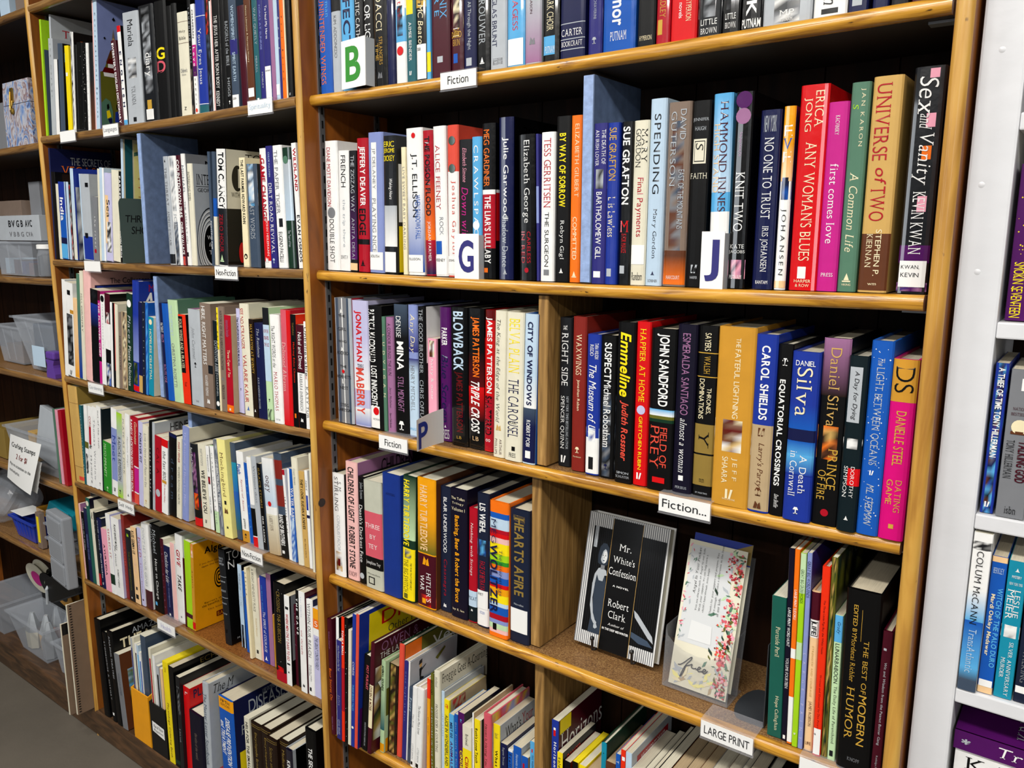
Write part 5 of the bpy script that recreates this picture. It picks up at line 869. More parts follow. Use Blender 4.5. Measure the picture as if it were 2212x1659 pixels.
L6 -0.4617 0.0619 0.2637 0.0300 0.000 0.0850 h blue |B amber 0 .12; H charcoal .02 .05 .6 FIFTH; H charcoal .06 .085 .6 EDITION; T white/+ .2 .7*.3@.6 DISEASE PREVENTION; T white/+ .25 .6*.25@.25 and TREATMENT; C navy; J silver .02 .06 .5 .8 LIFE EXTENSION; J silver .06 .2 .25 .9 DISEASE; J silver .28 .38 .1 .5 PREV; K yellow .55 .75 .05 .5; K maroon .76 .9 .05 .5
L6 -0.3532 0.0209 0.2456 0.0300 0.000 0.0850 p ivory |T charcoal+ .05 .8*.5 HELP FOR THE SMALL MUSEUM; C ivory
L6 -0.3283 0.0405 0.2434 0.0300 0.000 0.0850 h darkbrown |B goldbrown .02 .025; B goldbrown .04 .045; T goldbrown .1 .6*.3 Encyclopedia Britannica
L6 -0.2867 0.0345 0.2454 0.0300 0.000 0.0850 h darkbrown |B goldbrown .02 .025; B goldbrown .04 .045; T goldbrown .1 .6*.3 Encyclopaedia 1984
L6 -0.2515 0.0376 0.2401 0.0189 0.000 0.0850 h darkbrown |B goldbrown .02 .025; B goldbrown .04 .045; T goldbrown .1 .6*.3 Science and the Future
L6 -0.2133 0.0306 0.2443 0.0274 0.001 0.0850 h darkbrown |B goldbrown .02 .025; B goldbrown .04 .045; T goldbrown .1 .6*.3 Medical and Health
L6 -0.1819 0.0244 0.2365 0.0201 0.001 0.0850 g indigoblack |T white+ .12 .4*.5 KIN CRAFT; C silver; K black 0 1 .05 .95
L6 -0.1194 0.0362 0.3100 0.0300 0.000 0.0850 h black |T white+ .15 .75*.4@.5 THE SECOND WORLD WAR; C black
W2 1.1444 0.0132 0.1763 0.0382 0.000 1.1765 p royal |P royal,black,skyblue,navy,brown 0 1; T white+ .03 .62*.5 A THIEF OF TIME TONY HILLERMAN; D white .94 .25
W2 1.1604 0.0278 0.1715 0.0339 0.000 1.1765 p grey |B white .06 .14 .4 1; B crimson .07 .1 .5 .9; H maroon .25 .27 .6 NATIONAL; H maroon .285 .305 .7 BESTSELLER; D cream .38 .3; B brown .41 .43 .2 .8; T maroon+ .47 .75*.35@.7 TALKING GOD; T charcoal .47 .73*.28@.25 TONY HILLERMAN; H charcoal .92 .97 .4 isbn
W3 1.1426 0.0195 0.1986 0.0296 0.000 0.9550 p white |G white skyblue .35 .55; G blue skyblue .55 .85; G skyblue slate .85 .93; B slate .93 1; P charcoal,white .05 .1; T charcoal .11 .57*.35@.45 COLUM McCANN; T paleblue .6 .88*.4 TransAtlantic
W3 1.1628 0.0155 0.1726 0.0362 0.001 0.9550 p blue |B peach 0 .04; B peach .95 1; H paleblue .08 .12 .7 BERKLEY; T skyblue+ .22 .8*.35@.75 WITCH OF THE PALO DURO; T cream+ .27 .72*.35@.3 Mardi Oakley Medawar; L .9 .95
W3 1.1796 0.0185 0.1707 0.0370 0.000 0.9550 p tealbright |D white .06 .12; H white .1 .12 .5 MYSTERY; H white .15 .17 .7 NEW YORK TIMES; T white .2 .4*.3@.65 LESLIE; T white .2 .42*.35@.3 MEIER; P white,black,white .46 .55; T white .58 .98*.22@.65 SILVER ANNIVERSARY; T white .7 .85*.22@.3 MURDER
W3 1.1998 0.0138 0.1712 0.0382 0.000 0.9550 p slatenavy |T grey .3 .85*.4 NORA LAST TALKING; L .88 .93"""
_rows = {}  # silver jacket on third fiction shelf: metallic sheen painted as vertical bands
for ln in BOOKS.strip().split('\n'):
    a, b = ln.split('|', 1); a = a.split(); _rows.setdefault(a[0], []).append((a, b))
for sec, lst in _rows.items():
    for n, (a, b) in enumerate(lst):
        els = [e.strip() for e in b.split(';') if e.strip()]
        make_book(sec, n, len(lst), float(a[1]), float(a[2]), float(a[3]), float(a[4]), float(a[5]), float(a[6]), a[7], a[8], els, .2 if sec in ('R5a', 'R5b', 'L6') else .165)
# ------------------------------------------------------------------ flat paper signs, letter cards and shelf labels
def quad_card(name, label, cat, p, size, rotz, tilt, letter, col, st='b', m=None, group='index letter cards'):
    w, h = size; o = thing(name, label, cat, p, group, (tilt, 0, rotz))
    mb = MB(); mb.box((0, 0, 0), (w, .0012, h), LC['white']); mb.box((w-.0012, .0012, 0), (w, .02, h*.97), LC['silver'])
    put(mb, letter, st, w*.62, h*.72, (w*.18, -.0004, h*.14), (1, 0, 0), (0, 0, 1), LC[col]); mb.build('folded_card', M['paper'], o)
    return o
quad_card('letter_card', 'white index card with green letter B on top fiction shelf', 'card', (.0885, .021, 1.752), (.0715, .082), -.12, -.02, 'B', 'green')
quad_card('letter_card', 'white index card with purple letter G on second fiction shelf', 'card', (.3475, .027, TOPZ['R2']-.0035), (.0525, .074), 0, 0, 'G', 'indigo')
quad_card('letter_card', 'white index card with purple letter J on second fiction shelf', 'card', (.7885, .027, TOPZ['R2']-.0035), (.0325, .077), 0, 0, 'J', 'indigo')
o = thing('letter_card', 'curled white index card with blue letter P jutting out of third fiction shelf', 'card', (.2935, .0535, TOPZ['R3']-.003), 'index letter cards')
mb = MB(); n = 10; h = .063
def pc(t, z): return (.0175*t*t+.0012, -.088*t, z+.004*t)
for i in range(n):
    a, b = i/n, (i+1)/n; mb.poly([pc(a, 0), pc(b, 0), pc(b, h*(1-.12*b)), pc(a, h*(1-.12*a))], LC['white']); mb.poly([(x-.0009, y, z) for x, y, z in (pc(a, 0), pc(a, h*(1-.12*a)), pc(b, h*(1-.12*b)), pc(b, 0))], LC['white'])
put(mb, 'P', 'b', .034, .046, (0, -.0825, .006), (0, 1, 0), (0, 0, 1), LC['royal'], 0, 0, lambda v: V((.0175*(v.y/.088)**2+.002, v.y, v.z)))
mb.build('folded_card', M['paper'], o)
def shelf_label(label, x, w, z, y, text, col='charcoal', h=.0255, dz=0):
    o = thing('shelf_label', label, 'label', (x, y-.0065, z-.0215), 'clip-on shelf labels', (0, dz, 0))
    mb = MB(); mb.box((0, 0, -.003), (w, .0009, h)); mb.box((0, 0, h), (w, .045, h+.0008)); mb.poly([(0, 0, h), (w, 0, h), (w, .0012, h+.0008), (0, .0012, h+.0008)]); mb.box((0, -.0022, -.0042), (w, .0009, -.003)); mb.build('holder', M['holder'], o)
    mb = MB(); mb.box((.0012, -.0009, -.001), (w-.0012, -.0002, h-.001), LC['white'])
    if text: put(mb, text, 'r', w*(.56 if len(text) < 9 else .84), h*.5, (w*(.22 if len(text) < 9 else .08), -.0013, h*.22), (1, 0, 0), (0, 0, 1), LC[col])
    mb.build('paper_insert', M['paper'], o)
T = TOPZ
shelf_label('clear shelf label reading Fiction on top fiction shelf edge', .3305, .077, T['R1']-.0035, .022, 'Fiction')
shelf_label('clear shelf label reading Fiction in front of letter card P', .165, .076, T['R3']-.003, .022, 'Fiction')
shelf_label('white shelf label reading Fiction... above the propped black and white book', .745, .081, T['R3']-.003, .022, 'Fiction...')
shelf_label('white shelf label reading LARGE PRINT on the lowest large print shelf edge', .826, .0805, T['R4']-.003, .022, 'LARGE PRINT')
shelf_label('blank white shelf label at the bottom edge, right of LARGE PRINT label', .969, .06, T['R4']-.002, .022, '')
shelf_label('blank white shelf label nearest left end of top nonfiction shelf', -.944, .082, T['L1']-.002, .002, '')
shelf_label('white shelf label reading Languages under the castle picture book', -.726, .073, T['L1']-.003, .002, 'Languages', 'grey')
shelf_label('white shelf label with faint pale blue writing, right end of top nonfiction shelf', -.1565, .079, T['L1']-.002, .002, 'Spirituality', 'paleblue')
shelf_label('blank white shelf label on the second nonfiction shelf, left part', -.879, .085, T['L2']-.003, .002, '')
shelf_label('lilac-tinted shelf label reading Non-Fiction on second nonfiction shelf', -.303, .083, T['L2']-.003, .002, 'Non-Fiction')
shelf_label('white shelf label with faint grey writing on the third nonfiction shelf', -.919, .082, T['L3']-.003, .002, 'Gardening', 'silver')
shelf_label('shelf label reading Self Help on the fourth nonfiction shelf', -.8145, .083, T['L4']-.003, .002, 'Self Help', 'grey')
shelf_label('shelf label reading Non-Fiction on the fourth nonfiction shelf', -.2707, .081, T['L4']-.003, .002, 'Non-Fiction')
shelf_label('lilac shelf label with faint writing on the fifth nonfiction shelf', -.662, .085, T['L5']-.002, .002, 'Health', 'lavender')

# ------------------------------------------------------------------ bookends
o = thing('metal_bookend', 'grey-green metal bookend with dark handwriting left of blue divider', 'bookend', (-.6997, .004, T['L2']-.0022))
mb = MB(); pts = []
for a in range(5): t = math.pi/2*a/4; pts.append((.012-.012*math.cos(t), .143+.012*math.sin(t)))
prof = [(0, 0)]+pts+[(.1, .155), (.1, 0)]
mb.poly([(.0012, y, z) for y, z in prof][::-1], LC['forest']); mb.poly([(0, y, z) for y, z in prof], LC['forest']); mb.ring([(0, y, z) for y, z in prof], [(.0012, y, z) for y, z in prof], LC['slate'])
mb.build('upright_plate', M['greymetal'], o)
mb = MB(); mb.box((-.0045, .0, .0008), (0, .1, .0018)); mb.build('base_plate', M['greymetal'], o)
mb = MB(); put(mb, 'THRIFT', 'r', .07, .017, (.0016, .012, .098), (0, 1, 0), (0, .03, 1), LC['black'], 0, .1); put(mb, 'SHOP', 'r', .052, .018, (.0016, .026, .07), (0, 1, 0), (0, .03, 1), LC['black'], 0, .1); mb.build('marker_writing', M['m'], o)
o = thing('metal_bookend', 'charcoal metal bookend with flat rounded base beside the teal green paperback', 'bookend', (.906, .052, T['R4']-.002))
mb = MB(); b = [(0, 0), (0, .095), (-.035, .095)]+[(-.035-.02*math.sin(math.pi*k/10), .0475+.0475*math.cos(math.pi*k/10)) for k in range(1, 10)]+[(-.035, 0)]
mb.poly([(x, y, .001) for x, y in b][::-1]); mb.poly([(x, y, 0) for x, y in b]); mb.ring([(x, y, 0) for x, y in b], [(x, y, .001) for x, y in b]); mb.build('base_plate', M['darkmetal'], o)
mb = MB(); mb.box((-.0005, 0, 0), (.0008, .1, .13)); mb.build('upright_plate', M['darkmetal'], o)

# ------------------------------------------------------------------ propped book on its wire easel
zb = T['R4']-.0018
th = math.atan2(.047, .22)
o = thing('hardcover_book', 'black and white hardcover propped face out on a black easel, woman pictured', 'book', (.5577, .0915, zb+.009), None, (-th, 0, 0))
w, h, dp = .1515, .2265, .024
g = LC['silver']; k_ = LC['black']; mb = MB()
mb.box((0, 0, 0), (w, .0024, h), LC['white']); mb.box((0, dp-.0024, 0), (w, dp, h), LC['white']); mb.box((0, 0, 0), (.0022, dp, h), LC['white'])
e = -.0003
def fq(x0, x1, z0, z1, c, lv=1): mb.poly([(x0*w, e*lv, z0*h), (x1*w, e*lv, z0*h), (x1*w, e*lv, z1*h), (x0*w, e*lv, z1*h)], c)
for i in range(40):                      # fine pin stripes of the pale frame
    x = i/40; fq(x, x+.012, 0, 1, LC['grey'], 1)
fq(.08, .98, .1, .9, LC['black'], 2)
for i in range(34): x = .085+i*.0264; fq(x, x+.006, .1, .9, LC['charcoal'], 3)
fq(.1, .145, .74, .9, LC['silver'], 3)
fq(.32, .69, .0, .985, k_, 4); fq(.318, .322, .0, .985, LC['tan'], 5); fq(.688, .692, .0, .985, LC['tan'], 5)
for i, (t, zc, hh, ww) in enumerate((('Mr.', .76, .05, .15), ("White's", .665, .05, .27), ('Confession', .57, .055, .34), ('Robert', .335, .055, .26), ('Clark', .25, .055, .22))):
    put(mb, t, 's', ww*w, hh*h, ((.505-ww/2)*w, e*6, zc*h), (1, 0, 0), (0, 0, 1), LC['white'])
put(mb, 'A NOVEL', 'b', .2*w, .014*h, (.405*w, e*6, .485*h), (1, 0, 0), (0, 0, 1), LC['white'])
put(mb, 'Author of', 's', .2*w, .018*h, (.405*w, e*6, .195*h), (1, 0, 0), (0, 0, 1), LC['white'], 0, .2); put(mb, 'IN THE DEEP MIDWINTER', 'b', .33*w, .017*h, (.34*w, e*6, .155*h), (1, 0, 0), (0, 0, 1), LC['white'])
def blob(pts, c, lv): mb.poly([(x*w, e*lv, z*h) for x, z in pts], c)
sk = LC['silver']; dk = LC['slate']
hr = mixc(LC['charcoal'], LC['slate'], .35); shd = LC['grey']
def oval(cx, cz, rx, rz, c, lv, n=18): blob([(cx+rx*math.cos(math.tau*t/n), cz+rz*math.sin(math.tau*t/n)) for t in range(n)], c, lv)
blob([(.16, .1), (.315, .1), (.315, .5), (.28, .555), (.2, .54), (.17, .46), (.185, .3)], mixc(LC['charcoal'], LC['slate'], .5), 4.05)      # dark dress
blob([(.145, .46), (.16, .54), (.2, .59), (.24, .6), (.3, .585), (.315, .55), (.285, .545), (.27, .5), (.22, .5), (.19, .54), (.175, .46)], sk, 4.3)   # shoulders and straps
blob([(.145, .47), (.178, .46), (.17, .36), (.2, .25), (.235, .2), (.26, .185), (.255, .165), (.225, .17), (.19, .2), (.15, .3)], sk, 4.4)             # arm
blob([(.225, .165), (.262, .17), (.275, .15), (.25, .135), (.228, .14)], sk, 4.45)                                                               # hand
blob([(.225, .585), (.275, .59), (.275, .66), (.23, .66)], shd, 4.35)                                                                            # neck
blob([(.183, .63), (.176, .69), (.19, .75), (.225, .785), (.27, .785), (.305, .755), (.315, .69), (.305, .63), (.28, .62), (.21, .62)], hr, 4.5)   # bobbed hair
oval(.252, .688, .043, .056, sk, 4.6); oval(.265, .683, .026, .045, mixc(LC['silver'], LC['white'], .6), 4.65)                                   # face, lit side
blob([(.205, .69), (.21, .735), (.245, .755), (.262, .745), (.235, .725), (.222, .69), (.214, .655)], hr, 4.7); blob([(.262, .748), (.285, .735), (.297, .69), (.304, .73), (.285, .765)], hr, 4.7)
for x in (.236, .27): oval(x, .694, .0085, .0035, k_, 4.8, 10); blob([(x-.011, .705), (x, .709), (x+.011, .705), (x, .7065)], k_, 4.8)
blob([(.253, .694), (.258, .672), (.248, .671)], shd, 4.8); oval(.253, .655, .012, .0045, dk, 4.8, 10)
blob([(.7, .36), (.75, .34), (.95, .21), (.97, .16), (.9, .19), (.72, .31)], sk, 4.2); blob([(.7, .2), (.9, .17), (.97, .13), (.8, .13), (.7, .16)], dk, 4.2)
mb.build('cover', M['h'], o); mb = MB(); mb.box((.0024, .0026, .003), (w-.003, dp-.0026, h-.003), LC['ivory']); mb.build('page_block', M['page'], o)
o = thing('book_easel', 'small black metal easel holding the black and white book', 'easel', (.5577, .0915, zb))
mb = MB()
for x in (.0437, .119):
    mb = MB(); mb.tube([(x, .115, .0024), (x, .08, .003), (x, .03, .006), (x, -.004, .006), (x, -.012, .010), (x, -.0125, .028)], .0021, 8); mb.lathe((x, -.0125, .030), [(.001, -.004), (.004, -.001), (.004, .002), (.001, .005)], 10); mb.build('front_hook', M['blackmetal'], o, smooth=True)
mb = MB(); mb.tube([(.0437, .035, .006), (.0437, .072, .15), (.081, .082, .19), (.119, .072, .15), (.119, .035, .006)], .0021, 8); mb.tube([(.081, .082, .19), (.081, .118, .0026)], .0021, 8); mb.build('back_frame', M['blackmetal'], o, smooth=True)

# ------------------------------------------------------------------ acrylic brochure stand and the flowered brochures in it
o = thing('brochure_stand', 'clear acrylic brochure stand on the large print shelf', 'stand', (.7386, .0685, zb))
w = .107; pl = lambda a, b, c, d, t=.0018: None
def slab(name, q, n, t, m, parent):
    mb = MB(); n = V(n).normalized()*t; A = [V(p) for p in q]; B = [p+n for p in A]; mb.poly(A[::-1]); mb.poly(B); mb.ring(A, B); return mb.build(name, m, parent)
slab('base', [(0, 0, 0), (w, 0, 0), (w, .055, 0), (0, .055, 0)], (0, 0, 1), .0022, M['acrylic'], o)
fp = [(0, -.002, .002), (w, -.002, .002), (w, .006, .098)]+[(w*(.5+.5*math.cos(math.pi*k/8)), .004, .098-.034*math.sin(math.pi*k/8)) for k in range(1, 8)]+[(0, .006, .098)]
slab('front_panel', fp, (0, -1, 0), .0018, M['acrylic'], o)
slab('back_panel', [(0, .036, .002), (w, .036, .002), (w, .085, .21), (0, .085, .21)], (0, 1, 0), .0018, M['acrylic'], o)
for x in (0, w-.0018): slab('side_panel', [(x, -.002, .002), (x, .04, .002), (x, .062, .1), (x, .006, .1)], (1, 0, 0), .0018, M['acrylic'], o)
bt = math.atan2(.06, .215)
def brochure(label, dx, dy, dz, front):
    o = thing('brochure', label, 'brochure', (.7455+dx, .0735+dy, zb+.0052+dz), None, (-bt, 0, 0)); w, h = .0945, .2285; mb = MB(); mb.box((0, 0, 0), (w, .0015, h), LC['ivory']); e = -.0003
    rnd = random.Random(4)
    if not front:
        mb.box((0, -.0002, h*.85), (w, 0, h), LC['royal']); mb.poly([(w*.3, e, h*.86), (w, e, h*.86), (w, e, h)], LC['goldbrown']); mb.build('sheet', M['paper'], o); return
    mb.poly([(w*.05, e, h*.3), (w*.8, e, h*.3), (w*.8, e, h*.97), (w*.05, e, h*.97)], mixc(LC['silver'], LC['white'], .5))
    def leaf(x, z, r, a, c, lv):
        x = min(max(x, r), w-r); z = min(max(z, r), h-r)
        mb.poly([(x+r*math.cos(a+t)*(1 if k % 2 == 0 else .45), e*lv, z+r*math.sin(a+t)*(1 if k % 2 == 0 else .45)) for k, t in enumerate((0, .9, math.pi, math.pi+.9))], LC[c])
    for cx, cz, rr in ((.8, .93, .09), (.93, .87, .1), (.84, .83, .11), (.95, .75, .08), (.86, .62, .12), (.93, .55, .1), (.84, .5, .1), (.93, .42, .06), (.86, .37, .1), (.78, .31, .07), (.9, .27, .12), (.82, .24, .09), (.9, .13, .07), (.83, .1, .09), (.9, .04, .08)):
        for i in range(9): leaf(min(w*.985, w*(cx+rnd.gauss(0, rr))), h*cz+w*rnd.gauss(0, rr), rnd.uniform(.003, .008), rnd.random()*6, rnd.choice(['sage', 'olive', 'forest', 'silver', 'mint']), 2+i*.02)
        for i in range(20):                       # watercolour blossoms down the right side
            x, z, r = min(w*.975, w*(cx+rnd.gauss(0, rr*.6))), max(.003, h*cz+w*rnd.gauss(0, rr*.6)), rnd.uniform(.0012, .0026)
            mb.poly([(x+r*math.cos(t*1.047), e*(2.6+i*.02), z+r*math.sin(t*1.047)) for t in range(6)], LC[rnd.choice(['rose', 'rose', 'coral', 'crimson', 'pink', 'blush', 'brick'])])
    for i in range(34): leaf(w*rnd.uniform(.02, .16), h*rnd.uniform(.3, .98), rnd.uniform(.002, .005), rnd.random()*6, rnd.choice(['rose', 'sage', 'silver', 'pink']), 2+i*.02)
    for i in range(26): leaf(w*rnd.uniform(.1, .85), h*rnd.uniform(.01, .12), rnd.uniform(.005, .012), rnd.random()*3, rnd.choice(['silver', 'cream', 'paleyellow', 'beige', 'ivory']), 2+i*.02)
    lines = ['Angel In Your Pocket:', 'You are always such an Angel to our kids.', 'With your support, we can help turn a', "child's heartbreak into hope.", '', 'Thanks for your support and prayers. You', 'care enough to make a difference in the lives', 'of our kids.']
    for i, t in enumerate(lines):
        if t: put(mb, t, 's', (.32 if i == 0 else .0105*len(t))*h, .0052 if i == 0 else .0036, (w*(.24+.062*i), e*5, h*(.64 if i == 0 else .53)), (0, 0, 1), (-1, 0, 0), LC['charcoal'], 0, .2 if i == 0 else 0)
    mb.poly([(w*.22, e*3, h*.33), (w*.62, e*3, h*.33), (w*.6, e*3, h*.45), (w*.24, e*3, h*.46)], mixc(LC['silver'], LC['white'], .7))
    P = [[(0.131, 0.141), (0.174, 0.146), (0.231, 0.166), (0.306, 0.201), (0.35, 0.216), (0.338, 0.195), (0.278, 0.161), (0.229, 0.119), (0.201, 0.079), (0.191, 0.067), (0.214, 0.077), (0.245, 0.109), (0.263, 0.139), (0.269, 0.152)], [(0.242, 0.139), (0.337, 0.162), (0.37, 0.169), (0.366, 0.149), (0.409, 0.146), (0.445, 0.153)], [(0.448, 0.144), (0.504, 0.154), (0.52, 0.166), (0.493, 0.167), (0.473, 0.15), (0.496, 0.137), (0.546, 0.146)], [(0.548, 0.141), (0.598, 0.151), (0.611, 0.162), (0.581, 0.163), (0.563, 0.148), (0.586, 0.135), (0.618, 0.144), (0.642, 0.159)]]
    for q in P:
        K = [V((x*w, e*6, z*h)) for x, z in q]; K = [K[0]]+K+[K[-1]]; pts = []
        for a, b, c, d in zip(K, K[1:], K[2:], K[3:]):
            for t in (0, .25, .5, .75): pts.append(.5*((2*b)+(c-a)*t+(2*a-5*b+4*c-d)*t*t+(3*b-a-3*c+d)*t**3))
        pts.append(K[-1])
        for a, b in zip(pts, pts[1:]):
            d = b-a
            if d.length < 1e-7: continue
            n = V((-d.z, 0, d.x)).normalized()*.00075; d = d.normalized()*.0004; mb.poly([a-n-d, b-n+d, b+n+d, a+n-d], LC['indigoblack'])
    mb.build('sheet', M['paper'], o)
brochure('blue and gold sheet sticking up behind the flowered brochure', .003, .012, .008, False)
brochure("white flowered brochure with handwritten word free in acrylic stand", 0, 0, 0, True)

# ------------------------------------------------------------------ magazine files and papers, bottom nonfiction shelf
def mag_file(label, x0, x1, hf, hb, m, cols, tagtext):
    y0, z0 = .004, .0855; w = x1-x0; o = thing('magazine_file', label, 'magazine file', (x0, y0, z0), 'magazine files on the bottom shelf'); t = .003; c = LC[cols]
    mb = MB(); mb.box((0, 0, 0), (w, t, hf), c); mb.build('front_panel', m, o)
    mb = MB()
    for x in (0, w-t): mb.hexa([(x, t, 0), (x+t, t, 0), (x+t, .2, 0), (x, .2, 0), (x, t, hf), (x+t, t, hf), (x+t, .2, hb), (x, .2, hb)], c)
    mb.box((t, t, 0), (w-t, .2, t), c); mb.box((t, .197, t), (w-t, .2, hb), c); mb.build('body', m, o)
    if tagtext:
        mb = MB(); mb.poly([(w*.12, -.0006, .088), (w*.9, -.0006, .06), (w*.9, -.0006, .093), (w*.12, -.0006, .093)][:0] or [(w*.12, -.0006, .062), (w*.88, -.0006, .055), (w*.88, -.0006, .088), (w*.12, -.0006, .092)], LC['white'])
        put(mb, 'Music & Theater', 's', w*.6, .009, (w*.2, -.001, .076), (1, 0, 0), (0, 0, 1), LC['charcoal'], 0, .2); put(mb, 'Magazines', 's', w*.6, .009, (w*.2, -.001, .063), (1, 0, 0), (0, 0, 1), LC['charcoal'], 0, .2)
        tag(mb.build('paper_tag', M['paper'], o), label='white paper tag')
mag_file('yellow cardboard magazine file on the bottom nonfiction shelf', -.8538, -.7645, .155, .24, M['m'], 'amber', 0)
mag_file('black cardboard magazine file with white paper tag, bottom nonfiction shelf', -.7585, -.6795, .147, .23, M['m'], 'black', 1)
def mag(label, x, w, h, col, y=.012, stripe=None, lean=0):
    o = thing('magazine', label, 'magazine', (x, y, .0895), 'magazines standing in the files', (0, lean, 0)); mb = MB(); mb.box((0, 0, 0), (w, .18, h), LC[col])
    if stripe: mb.box((w*.2, -.0004, h*.2), (w*.7, 0, h*.9), LC[stripe])
    mb.box((.0006, .0, h), (w-.0006, .178, h+.0002), LC['ivory']); mb.build('cover', M['p'], o)
for i, (c, s, h) in enumerate((('silver', 'indigo', .30), ('ivory', None, .305), ('white', 'charcoal', .29), ('paleblue', 'skyblue', .288), ('white', 'blue', .27))):
    mag('%s magazine, %s from left in the yellow file' % (word(c), ORD[i]), -.849+i*.0105, .0095, h, c, .012, s)
mag('grey-blue magazine rising tall at the right side of the yellow file', -.7965, .026, .325, 'slate', .014)
for i, (c, s, h) in enumerate((('ivory', 'crimson', .30), ('white', None, .285), ('silver', 'black', .26), ('peach', None, .258))):
    mag('%s magazine, %s from left in the black file' % (word(c), ORD[i]), -.7545+i*.0175, .012, h, c, .012, s)

# ------------------------------------------------------------------ white bookcase: upper book and the lying stack
for i, (x, w, c, els) in enumerate(((1.1465, .03, 'purple', 'T white .35 .7*.4@.6 JANET EVANOVICH; T yellow .62 .98*.35@.3 SMOKIN SEVENTEEN; S yellow 40'), (1.178, .03, 'crimson', 'T white .1 .6*.5 THE NEXT'), (1.21, .028, 'navy', 'T gold .1 .6*.5 NIGHT'))):
    make_book('W1', i, 3, x, w, .17, .045, 0, 1.4005, 'p', c, [e.strip() for e in els.split(';')])
def lying(label, x, y, z, L, th, d, kind, col, marks, rz=0):
    o = thing('hardcover_book' if kind == 'h' else 'paperback_book', label, 'book', (x, y, z), 'books lying on the white bookcase', (0, 0, rz)); mb = MB(); c = LC[col]; t = .0022
    mb.box((0, 0, 0), (L, d, t), c); mb.box((0, 0, th-t), (L, d, th), c); mb.box((0, -.0012, 0), (L, t, th), c)
    for tx, cc, x0, x1, z0, z1, st, sh in marks: put(mb, tx, st, (x1-x0), (z1-z0)*th, (x0, -.0017, z0*th), (1, 0, 0), (0, 0, 1), LC[cc], 0, sh)
    if col == 'purple': put(mb, 'KRISTIN', 's', .11, .022, (.085, .02, th+.0004), (0, 1, 0), (-1, 0, 0), LC['silver'])
    mb.build('cover', M[kind], o); mb = MB(); mb.box((.003, t, t), (L-.003, d-.003, th-t), LC['ivory']); mb.build('page_block', M['page'], o)
z0 = .7325
lying('grey paperback lying at the bottom of the stack on white bookcase', 1.148, .05, z0, .21, .085, .14, 'p', 'taupe', [])
lying('white hardcover lying under the purple book on white bookcase', 1.147, .048, z0+.0855, .23, .051, .15, 'h', 'white', [('K R I S T I N', 'black', .012, .2, .52, .85, 's', 0), ('HANNAH', 'black', .012, .2, .06, .38, 's', 0)])
lying('deep purple hardcover lying on top of the white book, white bookcase', 1.1445, .045, z0+.137, .235, .0245, .15, 'h', 'purple', [('True Colors', 'white', .045, .18, .25, .8, 's', .2), ('*', 'silver', .008, .018, .35, .65, 'b', 0)])

# ------------------------------------------------------------------ craft bay on the far left
def open_bin(name, label, x0, x1, y0, y1, z0, h, taper, m, rim=.006, cat='bin', group=None, ribs=2):
    o = thing(name, label, cat, (x0, y0, z0), group); w = x1-x0; d = y1-y0; t = taper; mb = MB()
    def rg(z, k): return [(t*(1-k), t*(1-k)*.5, z), (w-t*(1-k), t*(1-k)*.5, z), (w-t*(1-k), d-t*(1-k)*.5, z), (t*(1-k), d-t*(1-k)*.5, z)]
    A = rg(0, 0); B = rg(h, 1); mb.poly(A[::-1]); mb.ring(A, B)
    A2 = [(x+(.0015 if x < w/2 else -.0015), y+(.0015 if y < d/2 else -.0015), z+.0015) for x, y, z in A]; B2 = [(x+(.0015 if x < w/2 else -.0015), y+(.0015 if y < d/2 else -.0015), z) for x, y, z in B]
    mb.poly(A2); mb.ring(B2, A2); mb.build('body', m, o)
    mb = MB(); q = [(-rim, -rim), (w+rim, -rim), (w+rim, d+rim), (-rim, d+rim)]; p = [(0, 0), (w, 0), (w, d), (0, d)]
    for z in (h, h-.006): mb.ring([(x, y, z) for x, y in p], [(x, y, z) for x, y in q])
    mb.ring([(x, y, h-.006) for x, y in q], [(x, y, h) for x, y in q]); mb.build('rim', m, o)
    for i in range(ribs):
        mb = MB()
        k = (i+1)/(ribs+1); mb.hexa([(t+(w-2*t)*k-.002, t*.5-.002, .01), (t+(w-2*t)*k+.002, t*.5-.002, .01), (t+(w-2*t)*k+.002, t*.5, .01), (t+(w-2*t)*k-.002, t*.5, .01), (w*k-.002, -.002, h-.01), (w*k+.002, -.002, h-.01), (w*k+.002, .001, h-.01), (w*k-.002, .001, h-.01)])
        mb.build('rib', m, o)
    return o
CZ = dict(C1=1.737, C2=1.3755, C3=1.09, C4=.771, C5=.517, C6=.0852)
def block(name, label, cat, a, b, col, m='m', bevel=.001, lid=0, rot=0, group=None, part='body', extra=None):
    o = thing(name, label, cat, a, group, (0, 0, rot)); s = [b[i]-a[i] for i in range(3)]; mb = MB(); mb.box((0, 0, 0), (s[0], s[1], s[2]-lid), LC[col]); mb.build(part, M[m], o, bevel=bevel)
    if lid: mb = MB(); mb.box((-.002, -.002, s[2]-lid+.0006), (s[0]+.002, s[1]+.002, s[2]), LC[extra or col]); mb.build('lid', M[m], o, bevel=bevel)
    return o
M['marble'] = ramp_wood('marbled_paper', [lin('3e3a62'), lin('5f83b8'), lin('b7b6bc'), lin('7a5a58'), lin('86a4cc')], (26, 26, 14), rough=.5, bump=.05, detail=3, distort=3)
o = thing('keepsake_box', 'blue and purple marbled paper box with brass latch, top craft shelf', 'box', (-1.345, .03, CZ['C1']), None, (0, 0, 0))
mb = MB(); mb.box((0, 0, 0), (.168, .15, .115)); mb.build('body', M['marble'], o, bevel=.001)
mb = MB(); mb.hexa([(0, 0, .1165), (.168, 0, .1165), (.168, .15, .1165), (0, .15, .1165), (.003, .003, .178), (.165, .003, .178), (.165, .147, .178), (.003, .147, .178)]); mb.build('lid', M['marble'], o)
